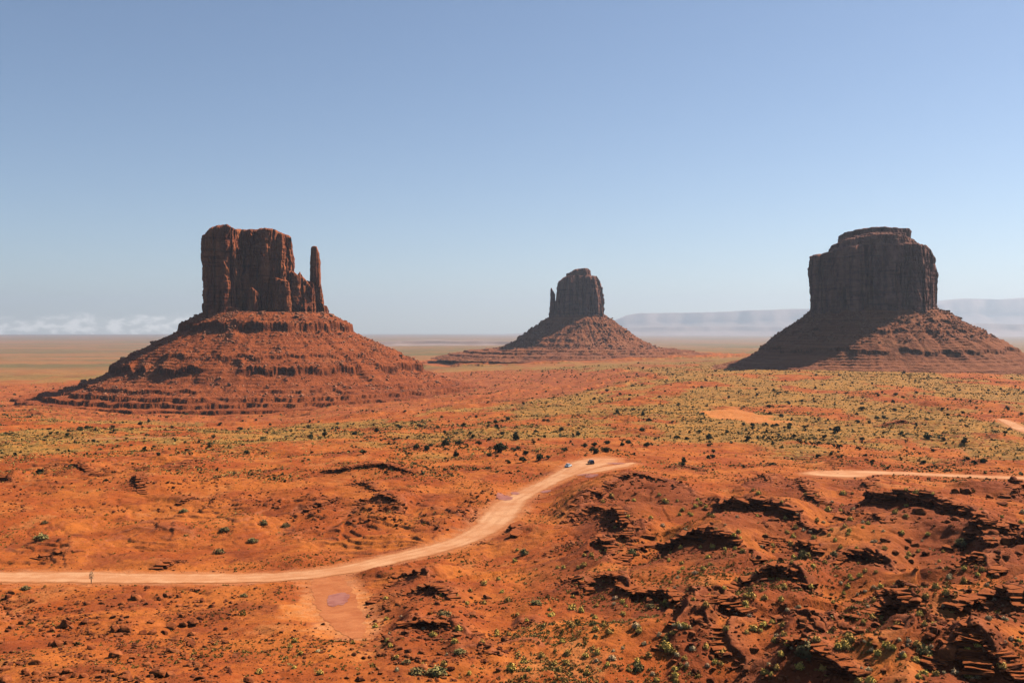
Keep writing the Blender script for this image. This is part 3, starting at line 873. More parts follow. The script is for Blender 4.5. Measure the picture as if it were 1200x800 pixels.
def talus(profile, side, seed, nth, ns, relief=1.0, rin_v=0.75):
    """profile: (r, z, ledge drop at that r); side(theta) scales the radial reach"""
    th = np.linspace(0, 2 * pi, nth, endpoint=False)
    pr = np.array([(p[0], p[1]) for p in profile], float)
    drops = [(p[0], p[2], p[3]) for p in profile if len(p) > 2]
    lr = np.linspace(0, 1, ns)
    r = pr[0, 0] * 0.35 + (pr[-1, 0] - pr[0, 0] * 0.35) * lr
    R = np.broadcast_to(r, (nth, ns)).copy(); TH = np.broadcast_to(th[:, None], (nth, ns))
    c, s = np.cos(TH), np.sin(TH)
    bu, bv = R * c, R * s
    gl = 9 * noise2(bu / 60, bv / 60, seed) + 5 * noise2(bu / 24, bv / 24, seed + 1)
    # gullies follow the fall line
    gul = noise2(np.cos(th) * 9 + 30, np.sin(th) * 9, seed + 2)[:, None] * 5 + noise2(np.cos(th) * 24 + 30, np.sin(th) * 24, seed + 3)[:, None] * 2.2
    amt = sstep(pr[0, 0], pr[0, 0] * 1.9, R)
    q = R + (gl * 0.6 + gul * amt) * relief
    z = np.interp(q, pr[:, 0], pr[:, 1])
    for r0, dz, msk in drops:
        f = noise2(bu / 120 + r0, bv / 120, seed + 4) + 0.5 * noise2(bu / 40, bv / 40, seed + 5)
        pres = sstep(-msk, 0.25 - msk, f)
        # jagged lip
        blk = noise2(bu / 26, bv / 26, seed + 6) * 4; blk = np.floor(blk) + sstep(0.8, 1.0, blk - np.floor(blk))
        rq = q + 2.4 * blk + 1.5 * noise2(bu / 6, bv / 6, seed + 7)
        wdt = max(1.2, dz * 0.22)
        step = sstep(0, wdt, rq - r0)
        up = np.exp(-np.maximum(0, r0 - rq) / (dz * 3.0)) * (1 - step)
        dn = np.exp(-np.maximum(0, rq - r0) / (dz * 2.2)) * step
        z = z + pres * dz * (0.62 * up - 0.38 * dn)
    zq = z / 4.6 + 0.5 * noise2(bu / 70, bv / 70, seed + 11); fq = zq - np.floor(zq)
    z = z - 4.6 * 0.5 * (fq - sstep(0.55, 0.8, fq)) * sstep(pr[0, 0], pr[0, 0] * 1.3, R) * sstep(-0.5, 0.3, noise2(bu / 80, bv / 80, seed + 12))
    rough = 0.75 * relief * sstep(pr[0, 0] * 0.8, pr[0, 0] * 1.2, R)
    z = z + rough * (1.8 * noise2(bu / 18, bv / 18, seed + 8) + 1.2 * noise2(bu / 7, bv / 7, seed + 9) + 0.8 * np.abs(noise2(bu / 3.2, bv / 3.2, seed + 10)))
    S = side(TH)
    inner = pr[0, 0]
    RR = np.where(R < inner, R, inner + (R - inner) * S)
    V = np.stack([RR * c, RR * s, z], -1)
    return V.reshape(-1, 3), grid_faces(nth, ns)[:, ::-1], nth, ns

def talus_mesh(name, prof, side, seed, nth, ns, relief, flat_v=1.0):
    V, _, a, b = talus(prof, side, seed, nth, ns, relief)
    V[:, 1] *= flat_v
    i = np.arange(a)[:, None]; j = np.arange(b - 1)[None]
    i2 = (i + 1) % a
    f = np.stack([i * b + j, i * b + j + 1, i2 * b + j + 1, i2 * b + j], -1).reshape(-1, 4)
    return mesh_np(name, V, f, True), V

def side_fn(left, right, front, back):
    def g(th):
        c, s = np.cos(th), np.sin(th)
        l = np.where(c < 0, left, right) * c ** 2 + np.where(s < 0, front, back) * s ** 2
        return l
    return g

# loose rocks: convex blocks
def rock_proto(n, seed, sq=(1, 0.8, 0.6)):
    r = np.random.default_rng(seed)
    p = r.normal(size=(n, 3)); p /= np.linalg.norm(p, axis=1)[:, None] ** 0.9
    p = np.sign(p) * np.abs(p) ** 0.75 * np.array(sq) * 0.55
    bm = bmesh.new()
    for q in p: bm.verts.new(q)
    res = bmesh.ops.convex_hull(bm, input=bm.verts[:])
    junk = [e for e in res["geom_interior"] if isinstance(e, bmesh.types.BMVert)]
    if junk: bmesh.ops.delete(bm, geom=junk, context='VERTS')
    bmesh.ops.triangulate(bm, faces=bm.faces[:])
    bm.verts.ensure_lookup_table(); bm.verts.index_update()
    V = np.array([v.co[:] for v in bm.verts]); Fc = np.array([[v.index for v in f.verts] for f in bm.faces])
    bm.free()
    return V, Fc
RP = [rock_proto(12 + k, 100 + k) for k in range(10)]

def tile(protos, pos, size, seed, squash=(0.6, 1.0)):
    r = np.random.default_rng(seed)
    vs, fs, n = [], [], 0
    kind = r.integers(0, len(protos), len(pos))
    for k, (V, Fc) in enumerate(protos):
        m = np.where(kind == k)[0]
        if not len(m): continue
        a = r.uniform(0, 2 * pi, len(m)); tl = r.uniform(-0.5, 0.5, len(m))
        ca, sa, ct, st = np.cos(a), np.sin(a), np.cos(tl), np.sin(tl)
        v = V[None] * size[m][:, None, None] * np.stack([np.ones(len(m)), np.ones(len(m)), r.uniform(*squash, len(m))], 1)[:, None]
        x = v[..., 0] * ct[:, None] + v[..., 2] * st[:, None]; zz = -v[..., 0] * st[:, None] + v[..., 2] * ct[:, None]
        X = x * ca[:, None] - v[..., 1] * sa[:, None]; Y = x * sa[:, None] + v[..., 1] * ca[:, None]
        W = np.stack([X, Y, zz], -1) + pos[m][:, None]
        vs.append(W.reshape(-1, 3))
        fs.append((Fc[None] + (np.arange(len(m)) * len(V))[:, None, None] + n).reshape(-1, 3)); n += len(m) * len(V)
    return np.concatenate(vs), np.concatenate(fs)

def build_butte(name, label, pxc, yf, lobes, extra, prof, side, seed, cm, tm, rm, nth, ns, relief, n_rub, rub_size, flat_v=1.0):
    phi, D, U, Z = butte_frame(pxc, yf)
    base = prof[-1][1]
    root = thing(name, label, "butte", (D * sin(phi), D * cos(phi), base))
    def down(v): v = v.copy(); v[:, 2] -= base; return v
    root.rotation_euler = (0, 0, -phi)
    v, f = join([lobe(U, Z, **L) for L in lobes(U, Z)])
    link("cliff", mesh_np("cliff", down(v), f, False), cm, root)
    for nm, ls in extra(U, Z):
        v, f = join([lobe(U, Z, **L) for L in ls])
        link(nm, mesh_np(nm, down(v), f, False), cm, root)
    me, TV = talus_mesh("talus_slope", [(p[0], p[1] - base) + tuple(p[2:]) for p in prof], side, seed, nth, ns, relief, flat_v)
    to = link("talus_slope", me, tm, root)
    rr = np.random.default_rng(seed)
    R = np.hypot(TV[:, 0], TV[:, 1])
    cand = np.where((R > prof[0][0] * 1.02) & (R < prof[-1][0] * 0.55) & (TV[:, 1] < prof[0][0] * 0.6))[0]
    w = 0.3 + sstep(0.0, 0.5, noise2(TV[cand, 0] / 40, TV[cand, 1] / 40, seed + 20))
    pick = rr.choice(cand, n_rub, p=w / w.sum())
    size = rub_size * np.exp(rr.normal(0, 0.45, n_rub))
    v, f = tile(RP, TV[pick] + np.array([0, 0, 0.15]) * size[:, None], size, seed)
    ro = link("rubble", mesh_np("rubble", v, f), rm, to)
    ro["kind"] = "stuff"
    return root

cliff_w = mat_cliff("red_cliff_rock", (0.21, 0.050, 0.020), (0.46, 0.128, 0.044), (0.125, 0.034, 0.017))
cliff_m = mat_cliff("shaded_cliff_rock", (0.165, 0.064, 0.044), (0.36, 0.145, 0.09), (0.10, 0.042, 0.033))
talus_w = mat_talus("red_talus", (0.26, 0.058, 0.016), (0.35, 0.082, 0.022), (0.42, 0.12, 0.04))
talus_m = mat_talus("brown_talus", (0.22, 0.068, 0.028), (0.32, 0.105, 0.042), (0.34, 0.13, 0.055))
rub_w = mat_rock("talus_rock", (0.30, 0.08, 0.03), (0.50, 0.20, 0.10), 0.2)
rub_m = mat_rock("brown_talus_rock", (0.22, 0.075, 0.035), (0.40, 0.16, 0.085), 0.2)

def west_lobes(U, Z):
    zb = float(Z(373))
    T = lambda *a: list(a)
    return [
        dict(x0=241, x1=283, top=T((241, 276), (246, 269), (256, 265.5), (268, 265), (278, 268), (284, 270)), vc=-18, vd=62, zb=zb, seed=200, ex=3.6, taper=0.02),
        dict(x0=262, x1=322, top=T((262, 269), (300, 270), (322, 270)), vc=20, vd=66, zb=zb, seed=210, ex=4.0, taper=0.03),
        dict(x0=297, x1=338, top=T((297, 268), (310, 267.5), (322, 268.5), (338, 274)), vc=-6, vd=58, zb=zb, seed=220, ex=3.0, taper=0.05),
        dict(x0=326, x1=346, top=T((326, 273), (338, 275), (341, 277), (346, 300)), vc=4, vd=50, zb=zb, seed=230, ex=2.8, taper=0.07, nth=300),
        dict(x0=320, x1=342, top=T((320, 325), (342, 330)), vc=-48, vd=22, zb=zb, seed=233, ex=2.6, taper=0.12, nth=260, nz=100),
        dict(x0=290, x1=302, top=T((290, 340), (296, 337), (302, 342)), vc=-66, vd=10, zb=zb, seed=235, ex=2.6, taper=0.05, nth=200, nz=80, amp=0.5),
        dict(x0=243, x1=262, top=T((243, 357), (252, 354), (262, 360)), vc=-64, vd=16, zb=zb, seed=236, ex=3, taper=0.08, nth=220, nz=80, amp=0.7),
        dict(x0=258, x1=285, top=T((258, 359), (285, 361)), vc=-64, vd=20, zb=zb, seed=237, ex=3, taper=0.05, nth=220, nz=70, amp=0.7),
        dict(x0=333, x1=356, top=T((333, 316), (344, 318), (348, 322), (351, 318), (356, 326)), vc=-8, vd=44, zb=zb, seed=240, ex=2.6, taper=0.08, nth=320, nz=120),
        dict(x0=345, x1=367, top=T((345, 322), (354, 324), (360, 330), (367, 340)), vc=-20, vd=38, zb=zb, seed=250, ex=2.3, taper=0.10, nth=320, nz=120),
        dict(x0=355, x1=372, top=T((355, 328), (364, 329), (372, 335)), vc=2, vd=26, zb=zb, seed=260, ex=2.4, taper=0.06, nth=260, nz=110),
    ]
def west_extra(U, Z):
    zb = float(Z(374))
    return [("thumb_spire", [
        dict(x0=363.5, x1=374.5, top=[(362, 289.5), (365, 287.5), (371, 288), (373, 292), (376, 296)], vc=-2, vd=11, zb=zb, seed=270, ex=3.4, taper=0.10, amp=0.34, nth=240, nz=180, crack=0.5),
        dict(x0=366, x1=381, top=[(366, 318), (374, 326), (381, 346)], vc=0, vd=17, zb=zb, seed=275, ex=2.6, taper=0.12, amp=0.6, nth=240, nz=130, crack=0.6),
        dict(x0=371, x1=387, top=[(371, 350), (379, 357), (383, 358), (387, 364)], vc=-2, vd=20, zb=zb, seed=278, ex=2.6, taper=0.08, amp=0.6, nth=240, nz=90, crack=0.6),
    ])]
W_PROF = [(96, 30), (112, 26), (146, 6, 13, 0.9), (178, -13), (205, -28), (232, -42, 5, 0.6), (264, -61, 12, 0.5), (290, -76), (322, -90, 5, 0.6), (352, -99, 7, 0.7), (388, -105, 7, 0.7), (425, -111, 7, 0.6), (470, -118, 6, 0.6), (540, -126), (620, -140)]
build_butte("sandstone_butte", "red sandstone butte with a slender separate thumb spire on its right end", 312, 1747, west_lobes, west_extra, W_PROF,
            side_fn(0.90, 1.0, 0.95, 1.0), 300, cliff_w, talus_w, rub_w, 1600, 460, 1.0, 5200, 2.2)

def mer_lobes(U, Z):
    zb = float(Z(372))
    return [
        dict(x0=950, x1=1000, top=[(950, 297), (960, 296), (964, 296), (985, 290), (1000, 289)], vc=10, vd=92, zb=zb, seed=400, ex=3.5, taper=0.025, amp=1.0),
        dict(x0=966, x1=1078, top=[(966, 294), (985, 289), (1010, 287), (1078, 286)], vc=-2, vd=112, zb=zb, seed=410, ex=3.2, taper=0.025, nth=700, amp=1.1),
        dict(x0=1040, x1=1090, top=[(1040, 286), (1075, 286), (1083, 290), (1090, 297)], vc=0, vd=100, zb=zb, seed=420, ex=2.8, taper=0.03, amp=1.1),
        dict(x0=1070, x1=1097.5, top=[(1070, 287), (1084, 289), (1090, 294), (1095, 304), (1098, 325)], vc=18, vd=80, zb=zb, seed=430, ex=2.6, taper=0.02, amp=0.9),
    ]
def mer_extra(U, Z):
    return [("cap_rock", [
        dict(x0=964, x1=1086, top=[(964, 291), (974, 285), (984, 280.5), (1000, 277), (1040, 274), (1066, 277), (1076, 281), (1086, 287)], vc=0, vd=106, zb=float(Z(313)), seed=440, ex=2.3, taper=0.07, nth=600, nz=60, amp=1.1, crack=0.5, dome=0.1),
        dict(x0=975, x1=1078, top=[(975, 283), (985, 277), (1030, 272), (1064, 273), (1078, 281)], vc=-8, vd=84, zb=float(Z(302)), seed=450, ex=2.2, taper=0.12, nth=500, nz=50, amp=1.0, crack=0.4, dome=0.1),
        dict(x0=982.5, x1=1069, top=[(982, 273), (992, 270), (1009, 268), (1028, 266), (1043, 267.2), (1068, 268)], vc=4, vd=62, zb=float(Z(292)), seed=460, ex=2.6, taper=0.02, nth=500, nz=50, amp=1.0, crack=0.4),
    ])]
M_PROF = [(104, 44), (120, 36), (146, 18, 4, 0.3), (176, 0, 5, 0.3), (202, -16), (226, -33, 6, 0.3), (250, -48), (275, -57), (310, -64), (380, -76)]
build_butte("flat_topped_butte", "massive flat-topped dark butte with layered cap and no spire", 1024, 1875, mer_lobes, mer_extra, M_PROF,
            side_fn(0.84, 1.14, 1.0, 1.0), 500, cliff_m, talus_m, rub_m, 1300, 330, 1.0, 3000, 2.6)

def east_lobes(U, Z):
    zb = float(Z(374))
    return [
        dict(x0=653, x1=690, top=[(653, 334), (656, 328), (660, 325), (666, 323), (690, 323)], vc=0, vd=80, zb=zb, seed=600, ex=3.2, taper=0.045, amp=1.2),
        dict(x0=668, x1=706, top=[(668, 323), (701, 323.5), (703, 326), (706, 335)], vc=4, vd=84, zb=zb, seed=610, ex=3.2, taper=0.06, amp=1.2),
        dict(x0=664, x1=693.5, top=[(664, 319.5), (670, 318), (673, 315.5), (690, 314), (693, 316)], vc=0, vd=62, zb=float(Z(330)), seed=620, ex=3.4, taper=0.05, amp=0.8, nz=60),
        dict(x0=644, x1=660, top=[(644, 352), (652, 352.5), (660, 350)], vc=0, vd=40, zb=zb, seed=630, ex=2.6, taper=0.10, amp=0.8, nz=80),
    ]
def east_extra(U, Z):
    return [("thumb_spire", [dict(x0=644.5, x1=650.5, top=[(644, 338), (646, 337), (650, 344)], vc=0, vd=14, zb=float(Z(374)), seed=640, ex=2.6, taper=0.16, amp=0.45, nth=200, nz=120, crack=0.4)])]
E_PROF = [(72, 54), (90, 46), (122, 22, 6, 0.3), (158, -2, 5, 0.3), (196, -26, 7, 0.4), (226, -43, 6, 0.4), (258, -53), (310, -58, 6, 0.5), (365, -64, 7, 0.5), (420, -72, 5, 0.5), (480, -84)]
build_butte("distant_butte", "hazy farthest butte in the middle with a thin thumb spire on its left", 677, 3117, east_lobes, east_extra, E_PROF,
            side_fn(0.95, 0.98, 1.0, 1.0), 700, cliff_m, talus_m, rub_m, 1000, 260, 1.3, 1500, 4.0)
print("buttes done")

# ------------------------------------------------------------------ far mesas on the horizon
mesa_m = mat_rock("far_mesa_rock", (0.30, 0.19, 0.15), (0.40, 0.27, 0.22), 0.003)
def far_mesa(tops, d, depth, seed, base=-146):
    """tops: outline (px, py) at distance d"""
    T = np.array(tops, float)
    px = np.linspace(T[0, 0], T[-1, 0], 400)
    ztop = -(np.interp(px, T[:, 0], T[:, 1]) - HY) / F * d
    X = (px - CX) / F * d
    c = np.array([-1.0, -0.8, -0.6, -0.42, -0.40, -0.2, 0, 0.2, 0.5, 1.0])
    k = np.array([0, 0.12, 0.3, 0.62, 0.96, 1.0, 1.0, 0.98, 0.6, 0])
    n = 1 + 0.05 * noise2(X / 1500, X * 0, seed)
    off = 900 * noise2(X / 2600, X * 0 + 3, seed + 1) + 300 * noise2(X / 700, X * 0, seed + 2)
    Y = d + c[None] * depth + off[:, None] * (1 - np.abs(c[None]))
    Zm = base + (ztop * n - base)[:, None] * k[None] + 8 * noise2(X[:, None] / 300, Y / 300, seed + 3) * (k[None] > 0)
    V = np.stack([np.broadcast_to(X[:, None], Y.shape), Y, Zm], -1).reshape(-1, 3)
    o = link("mesa", mesh_np("mesa", V, grid_faces(400, len(c)), True), mesa_m)
    tag(o, kind='structure')
far_mesa([(1040, 372), (1085, 356), (1105, 352), (1130, 351), (1165, 350), (1200, 349.5), (1300, 350), (1420, 356), (1500, 372)], 42000, 4200, 800)
far_mesa([(690, 385), (715, 377), (735, 369), (748, 366.5), (800, 367), (850, 365), (900, 363), (950, 362), (1010, 364), (1060, 374), (1100, 385)], 40000, 3600, 810)
far_mesa([(930, 388), (1000, 381), (1090, 377), (1140, 379), (1200, 380), (1300, 379), (1400, 386)], 29000, 2600, 820, -145)
far_mesa([(640, 390), (700, 385), (760, 383), (860, 382), (940, 384), (1000, 389)], 34000, 2600, 830, -145)
far_mesa([(-260, 397), (-100, 394.5), (0, 394), (60, 394.5), (150, 395), (168, 394.2), (176, 393), (186, 392.6), (198, 393.2), (206, 395), (300, 395.5), (420, 395), (520, 394), (600, 391), (640, 389), (700, 391)], 38000, 2600, 840, -146)
far_mesa([(440, 401), (470, 399.5), (500, 399), (560, 399), (600, 400), (630, 401)], 9500, 500, 850, -143)

# ------------------------------------------------------------------ plants
def blades(n, R, H, leaf, seed, up=0.6, fill=0.5, wid=0.35, shell=0.0, lumps=0):
    """a dome of many small leaf or twig faces"""
    r = np.random.default_rng(seed)
    a = r.uniform(0, 2 * pi, n); e = np.arcsin(r.uniform(0.02, 1, n))
    q = fill + (1 - fill) * r.uniform(0, 1, n) ** 0.5
    d = np.stack([np.cos(e) * np.cos(a), np.cos(e) * np.sin(a), np.sin(e)], 1)
    lump = 1 + (0.30 * noise3(d[:, 0] * 1.7 + seed, d[:, 1] * 1.7, d[:, 2] * 1.7, 3) + 0.18 * noise3(d[:, 0] * 4 + seed, d[:, 1] * 4, d[:, 2] * 4, 4)) * (lumps or 1)
    p = d * np.array([R, R, H]) * (q * lump)[:, None]
    g = d * (1 - up) + np.array([0, 0, up]) + r.normal(0, 0.35, (n, 3)); g /= np.linalg.norm(g, axis=1)[:, None]
    sh = (r.uniform(size=n) < shell)[:, None]
    g = np.where(sh, np.cross(d, r.normal(size=(n, 3))), g); g /= np.linalg.norm(g, axis=1)[:, None]
    s = np.cross(g, np.where(sh, d + r.normal(0, 0.35, (n, 3)), r.normal(size=(n, 3)))); s /= np.linalg.norm(s, axis=1)[:, None]
    L = leaf * r.uniform(0.6, 1.4, n)[:, None]
    v0 = p - g * L * 0.5 - s * L * wid * 0.5; v1 = p - g * L * 0.5 + s * L * wid * 0.5
    v2 = p + g * L * 0.5 + s * L * wid; v3 = p + g * L * 0.5 - s * L * wid
    V = np.stack([v0, v1, v2, v3], 1).reshape(-1, 3)
    V[:, 2] = np.maximum(V[:, 2], 0.0)
    return V, np.arange(4 * n).reshape(n, 4)

def stems(n, R, H, w, seed):
    r = np.random.default_rng(seed); vs, fs = [], []
    for k in range(n):
        a = r.uniform(0, 2 * pi); e = r.uniform(0.5, 1.4)
        d = np.array([cos(e) * cos(a) * R, cos(e) * sin(a) * R, sin(e) * H]) * r.uniform(0.7, 1.0)
        b = np.array([cos(a), sin(a), 0]) * 0.08 * R
        m = (b + d) / 2 + np.array([0, 0, 0.08 * H])
        ring = []
        for c, rad in ((b, w), (m, w * 0.7), (d, w * 0.35)):
            for j in range(4):
                t = j * pi / 2; ring.append(c + np.array([cos(t), sin(t), 0.3 * sin(t)]) * rad)
        o = len(vs) * 1
        n0 = sum(len(x) for x in vs)
        vs.append(np.array(ring))
        for lv in range(2):
            for j in range(4):
                fs.append((n0 + lv * 4 + j, n0 + lv * 4 + (j + 1) % 4, n0 + lv * 4 + 4 + (j + 1) % 4, n0 + lv * 4 + 4 + j))
    return np.concatenate(vs), np.array(fs)

m_yel = mat_leaf("rabbitbrush_leaves", (0.52, 0.27, 0.075), (0.96, 0.55, 0.11), 0.05, 0.5)
m_pale = mat_leaf("pale_shrub_leaves", (0.55, 0.30, 0.13), (0.95, 0.60, 0.28), 0.05, 0.5)
m_sage = mat_leaf("sage_leaves", (0.19, 0.12, 0.042), (0.44, 0.31, 0.105), 0.05, 0.7)
m_jun = mat_leaf("juniper_leaves", (0.055, 0.052, 0.018), (0.145, 0.132, 0.045), 0.1, 0.9)
m_bark = mat_rock("bark", (0.10, 0.065, 0.04), (0.20, 0.14, 0.09), 4.0)
def proto(name, n, R, H, leaf, mat, k, **kw):
    out = []
    for i in range(k):
        V, Fc = blades(n, R, H, leaf, 900 + i * 17 + len(name), **kw)
        me = mesh_np(name, V, Fc); me.materials.append(mat); out.append(me)
    return out
P_YEL = proto("rabbitbrush", 260, 0.5, 0.85, 0.15, m_yel, 6, up=0.6, wid=0.42, shell=0.45, fill=0.55, lumps=1.5)
P_PALE = proto("pale_shrub", 260, 0.5, 0.8, 0.14, m_pale, 5, up=0.5, wid=0.42, shell=0.45, fill=0.55, lumps=1.5)
P_SAGE = proto("sage_shrub", 420, 0.55, 0.85, 0.14, m_sage, 5, up=0.5, wid=0.35, lumps=1.5, shell=0.3)
P_JUN = []
for i in range(8):
    r = np.random.default_rng(650 + i); vs, fs, n0 = [], [], 0
    for k in range(r.integers(4, 8)):
        R = r.uniform(0.16, 0.30); V, Fc = blades(120, R, R * r.uniform(0.9, 1.4), 0.10, 660 + i * 10 + k, up=0.3, wid=0.5, fill=0.4, lumps=1.5, shell=0.3)
        a_ = r.uniform(0, 6.28); q = r.uniform(0.05, 0.30)
        V = V + np.array([q * cos(a_), q * sin(a_), r.uniform(0.02, 0.42) * (1 - q)]); vs.append(V); fs.append(Fc + n0); n0 += len(V)
    me = mesh_np("crown", np.concatenate(vs), np.concatenate(fs)); me.materials.append(m_jun); P_JUN.append(me)
P_STEM = []
for i in range(3):
    V, Fc = stems(9, 0.45, 0.7, 0.028, 40 + i)
    me = mesh_np("trunk", V, Fc); me.materials.append(m_bark); P_STEM.append(me)

def place(px, py):
    q = unproj_macro(px, py, terrain)
    return q[:, 0], q[:, 1], terrain(q[:, 0], q[:, 1])

def zoomed(x0, y0, k, L):
    return [(x0 + a / k, y0 + b / k) for a, b in L]

# junipers on the plain
JUN = zoomed(400, 290, 2.9625, [(87, 570), (47, 650), (123, 640), (203, 628), (245, 614), (270, 622), (335, 627), (347, 590), (298, 702), (360, 685), (398, 726), (410, 686), (448, 648), (457, 660), (478, 684), (262, 699), (535, 610), (578, 597),
    (606, 668), (553, 712), (615, 702), (578, 748), (631, 744), (688, 736), (632, 545), (764, 635), (822, 651), (844, 694), (774, 708), (876, 716), (919, 708), (995, 681), (1060, 691), (1045, 638), (1047, 581), (1170, 551), (1165, 665), (1150, 609),
    (1107, 520), (1000, 529), (968, 512), (922, 499), (988, 467), (818, 514), (711, 502), (1163, 452)]) \
    + zoomed(800, 240, 2.8575, [(38, 612), (62, 614), (155, 647), (250, 637), (305, 624), (290, 680), (357, 669), (398, 660), (443, 661), (358, 739), (234, 741), (218, 785), (88, 783), (372, 780), (600, 688), (585, 731), (623, 730), (652, 718),
    (674, 716), (713, 638), (704, 661), (783, 632), (985, 682), (1078, 625), (867, 685), (518, 762), (710, 690), (820, 783), (944, 797), (1133, 704), (600, 790), (320, 774), (390, 794), (1025, 624), (928, 622)]) \
    + zoomed(0, 240, 2.8575, [(470, 736), (498, 726), (575, 748), (715, 781), (738, 736), (805, 753), (812, 725), (905, 738), (857, 722), (1038, 726), (1040, 778), (1085, 776), (377, 745), (380, 762)])
JS = [1.0] * len(JUN)
big = {(606, 668), (553, 712)}
JR = np.random.default_rng(77)
for k in range(34):      # far cluster in front of the middle butte
    JUN.append((JR.normal(672, 30), JR.normal(436, 5.5))); JS.append(JR.uniform(0.6, 1.05))
for k in range(92):
    px = JR.uniform(400, 1200); py = 440 + 105 * JR.uniform() ** 0.8
    JUN.append((px, py)); JS.append(JR.uniform(0.4, 0.9))
for k in range(26):
    px = JR.uniform(790, 1200); py = JR.uniform(500, 545)
    JUN.append((px, py)); JS.append(JR.uniform(0.4, 0.9))
for k in range(16):
    JUN.append((JR.uniform(60, 420), JR.uniform(492, 540))); JS.append(JR.uniform(0.4, 0.75))
JX, JY, JZ = place(*np.array(JUN).T)
def on_road(x, y, margin=2.0):
    for k in ('main', 'spur', 'right', 'far', 'wash'):
        d, _, _, _, hw = seg_dist(np.atleast_1d(x), np.atleast_1d(y), RD[k][::3])
        if d[0] < hw[0] + margin: return True
    return False
def where(px, py):
    if py < 450:
        return "in the distant cluster before the middle butte" if abs(px - 668) < 70 else "far out on the plain below the buttes"
    if px < 330: return "on the orange flat below the left butte"
    if px < 560: return "on the grassy flat right of the left butte"
    if px < 760: return "behind the parking area at the road end"
    if px < 930 and py < 505: return "around the bare orange sand patch"
    if py > 520: return "beside the right hand dirt road"
    return "on the plain in front of the right butte"
for i, (px, py) in enumerate(JUN):
    if on_road(JX[i], JY[i]): continue
    r = JR.uniform(0.85, 1.2)
    wd = 4.5 * JS[i] * r
    if i in (18, 19, 51, 60, 71): wd *= 1.5
    sz = "large" if wd > 4.6 else "small" if wd < 2.8 else "mid sized"
    t = thing("juniper_tree", f"{sz} dark green rounded juniper bush {where(px, py)}", "tree", (JX[i], JY[i], JZ[i] - 0.05), "junipers dotted over the plain")
    t.rotation_euler = (0, 0, JR.uniform(0, 6.28))
    s = wd * np.array([JR.uniform(0.85, 1.15), JR.uniform(0.85, 1.15), JR.uniform(0.75, 1.05)])
    t.scale = s
    link("crown", P_JUN[i % 8], parent=t); link("trunk", P_STEM[i % 3], parent=t)

# shrubs among the right hand ledges
YEL = zoomed(900, 670, 4, [(495, 135), (740, 122), (735, 250), (355, 105), (785, 78), (835, 108), (390, 215), (490, 218), (447, 238), (575, 362), (553, 350), (925, 330), (940, 495), (730, 485), (480, 518), (60, 393), (420, 272), (200, 75), (75, 76), (50, 80), (20, 240), (15, 485), (760, 418), (695, 418)]) \
    + zoomed(600, 670, 4, [(180, 208), (325, 186), (380, 362), (640, 400), (550, 463), (200, 433), (910, 356), (990, 391), (950, 427), (980, 436), (930, 126), (850, 131), (740, 52), (995, 80), (1060, 111), (1105, 181), (1165, 278), (1180, 252), (1100, 286), (1015, 160), (280, 175), (430, 250), (520, 205), (595, 282), (400, 385), (345, 398), (70, 230), (140, 400), (260, 385), (765, 460), (765, 490), (810, 410), (720, 320), (750, 292)]) \
    + zoomed(900, 540, 4, [(340, 235), (398, 230), (350, 158), (395, 155), (510, 135), (628, 343), (445, 312), (470, 296), (385, 280), (380, 330), (375, 345), (335, 275), (340, 410), (415, 412), (650, 455), (480, 430), (548, 412), (820, 427), (985, 447), (920, 508), (1003, 515), (120, 455), (190, 452), (110, 483), (298, 322), (230, 290), (65, 195), (175, 160), (130, 318), (225, 163)]) \
    + zoomed(600, 540, 4, [(1010, 353), (1045, 415), (1080, 428), (940, 408), (885, 407), (790, 412), (795, 482), (800, 508), (690, 163), (715, 192), (725, 198), (885, 205), (860, 215), (910, 225), (1155, 155), (1150, 260), (1045, 180), (485, 240), (500, 245), (785, 255), (800, 232), (870, 185), (1130, 140), (775, 190), (830, 250), (940, 262), (650, 270), (545, 265), (1190, 355)]) \
    + zoomed(300, 670, 4, [(525, 213), (612, 222), (630, 352), (615, 328), (660, 405), (560, 260), (880, 440), (785, 440), (610, 128), (930, 332), (1005, 92), (1075, 50), (945, 118), (990, 150), (1155, 95), (1180, 142), (950, 275), (830, 300), (1130, 285), (1000, 480), (180, 330), (210, 385), (300, 480), (160, 355), (15, 475), (180, 452)])
YR = np.random.default_rng(5)
hand = len(YEL)
while len(YEL) < 300:
    px = YR.uniform(560, 1200); py = 575 + 225 * YR.uniform() ** 1.0
    if px < 700 and py < 640: continue
    if noise2(np.array([px / 60]), np.array([py / 30]), 90)[0] + YR.uniform(-0.4, 0.4) < 0.0: continue
    YEL.append((px, py))
PALE = zoomed(900, 670, 4, [(515, 82), (455, 92), (90, 185), (567, 175), (300, 212), (427, 195), (825, 162), (1035, 220), (660, 328), (615, 320), (440, 455), (825, 475), (1110, 112), (1015, 130), (1160, 32), (1015, 370), (875, 475), (145, 165), (115, 360), (630, 390), (655, 345)]) \
    + zoomed(600, 670, 4, [(620, 340), (470, 410), (395, 420), (520, 360), (775, 392), (760, 252), (475, 372), (690, 300), (790, 262), (820, 440)]) \
    + zoomed(900, 540, 4, [(400, 232), (445, 290), (722, 376), (275, 455), (200, 335), (165, 328), (505, 380), (540, 330), (955, 460), (300, 195), (120, 272)]) \
    + zoomed(600, 540, 4, [(1055, 265), (565, 440), (1170, 405), (1000, 300)]) + zoomed(300, 670, 4, [(625, 290), (895, 390), (680, 210), (660, 462), (785, 270), (180, 325), (290, 375)])
while len(PALE) < 110:
    px = YR.uniform(700, 1200); py = YR.uniform(600, 800)
    if noise2(np.array([px / 50]), np.array([py / 30]), 95)[0] + YR.uniform(-0.4, 0.4) < 0.05: continue
    PALE.append((px, py))
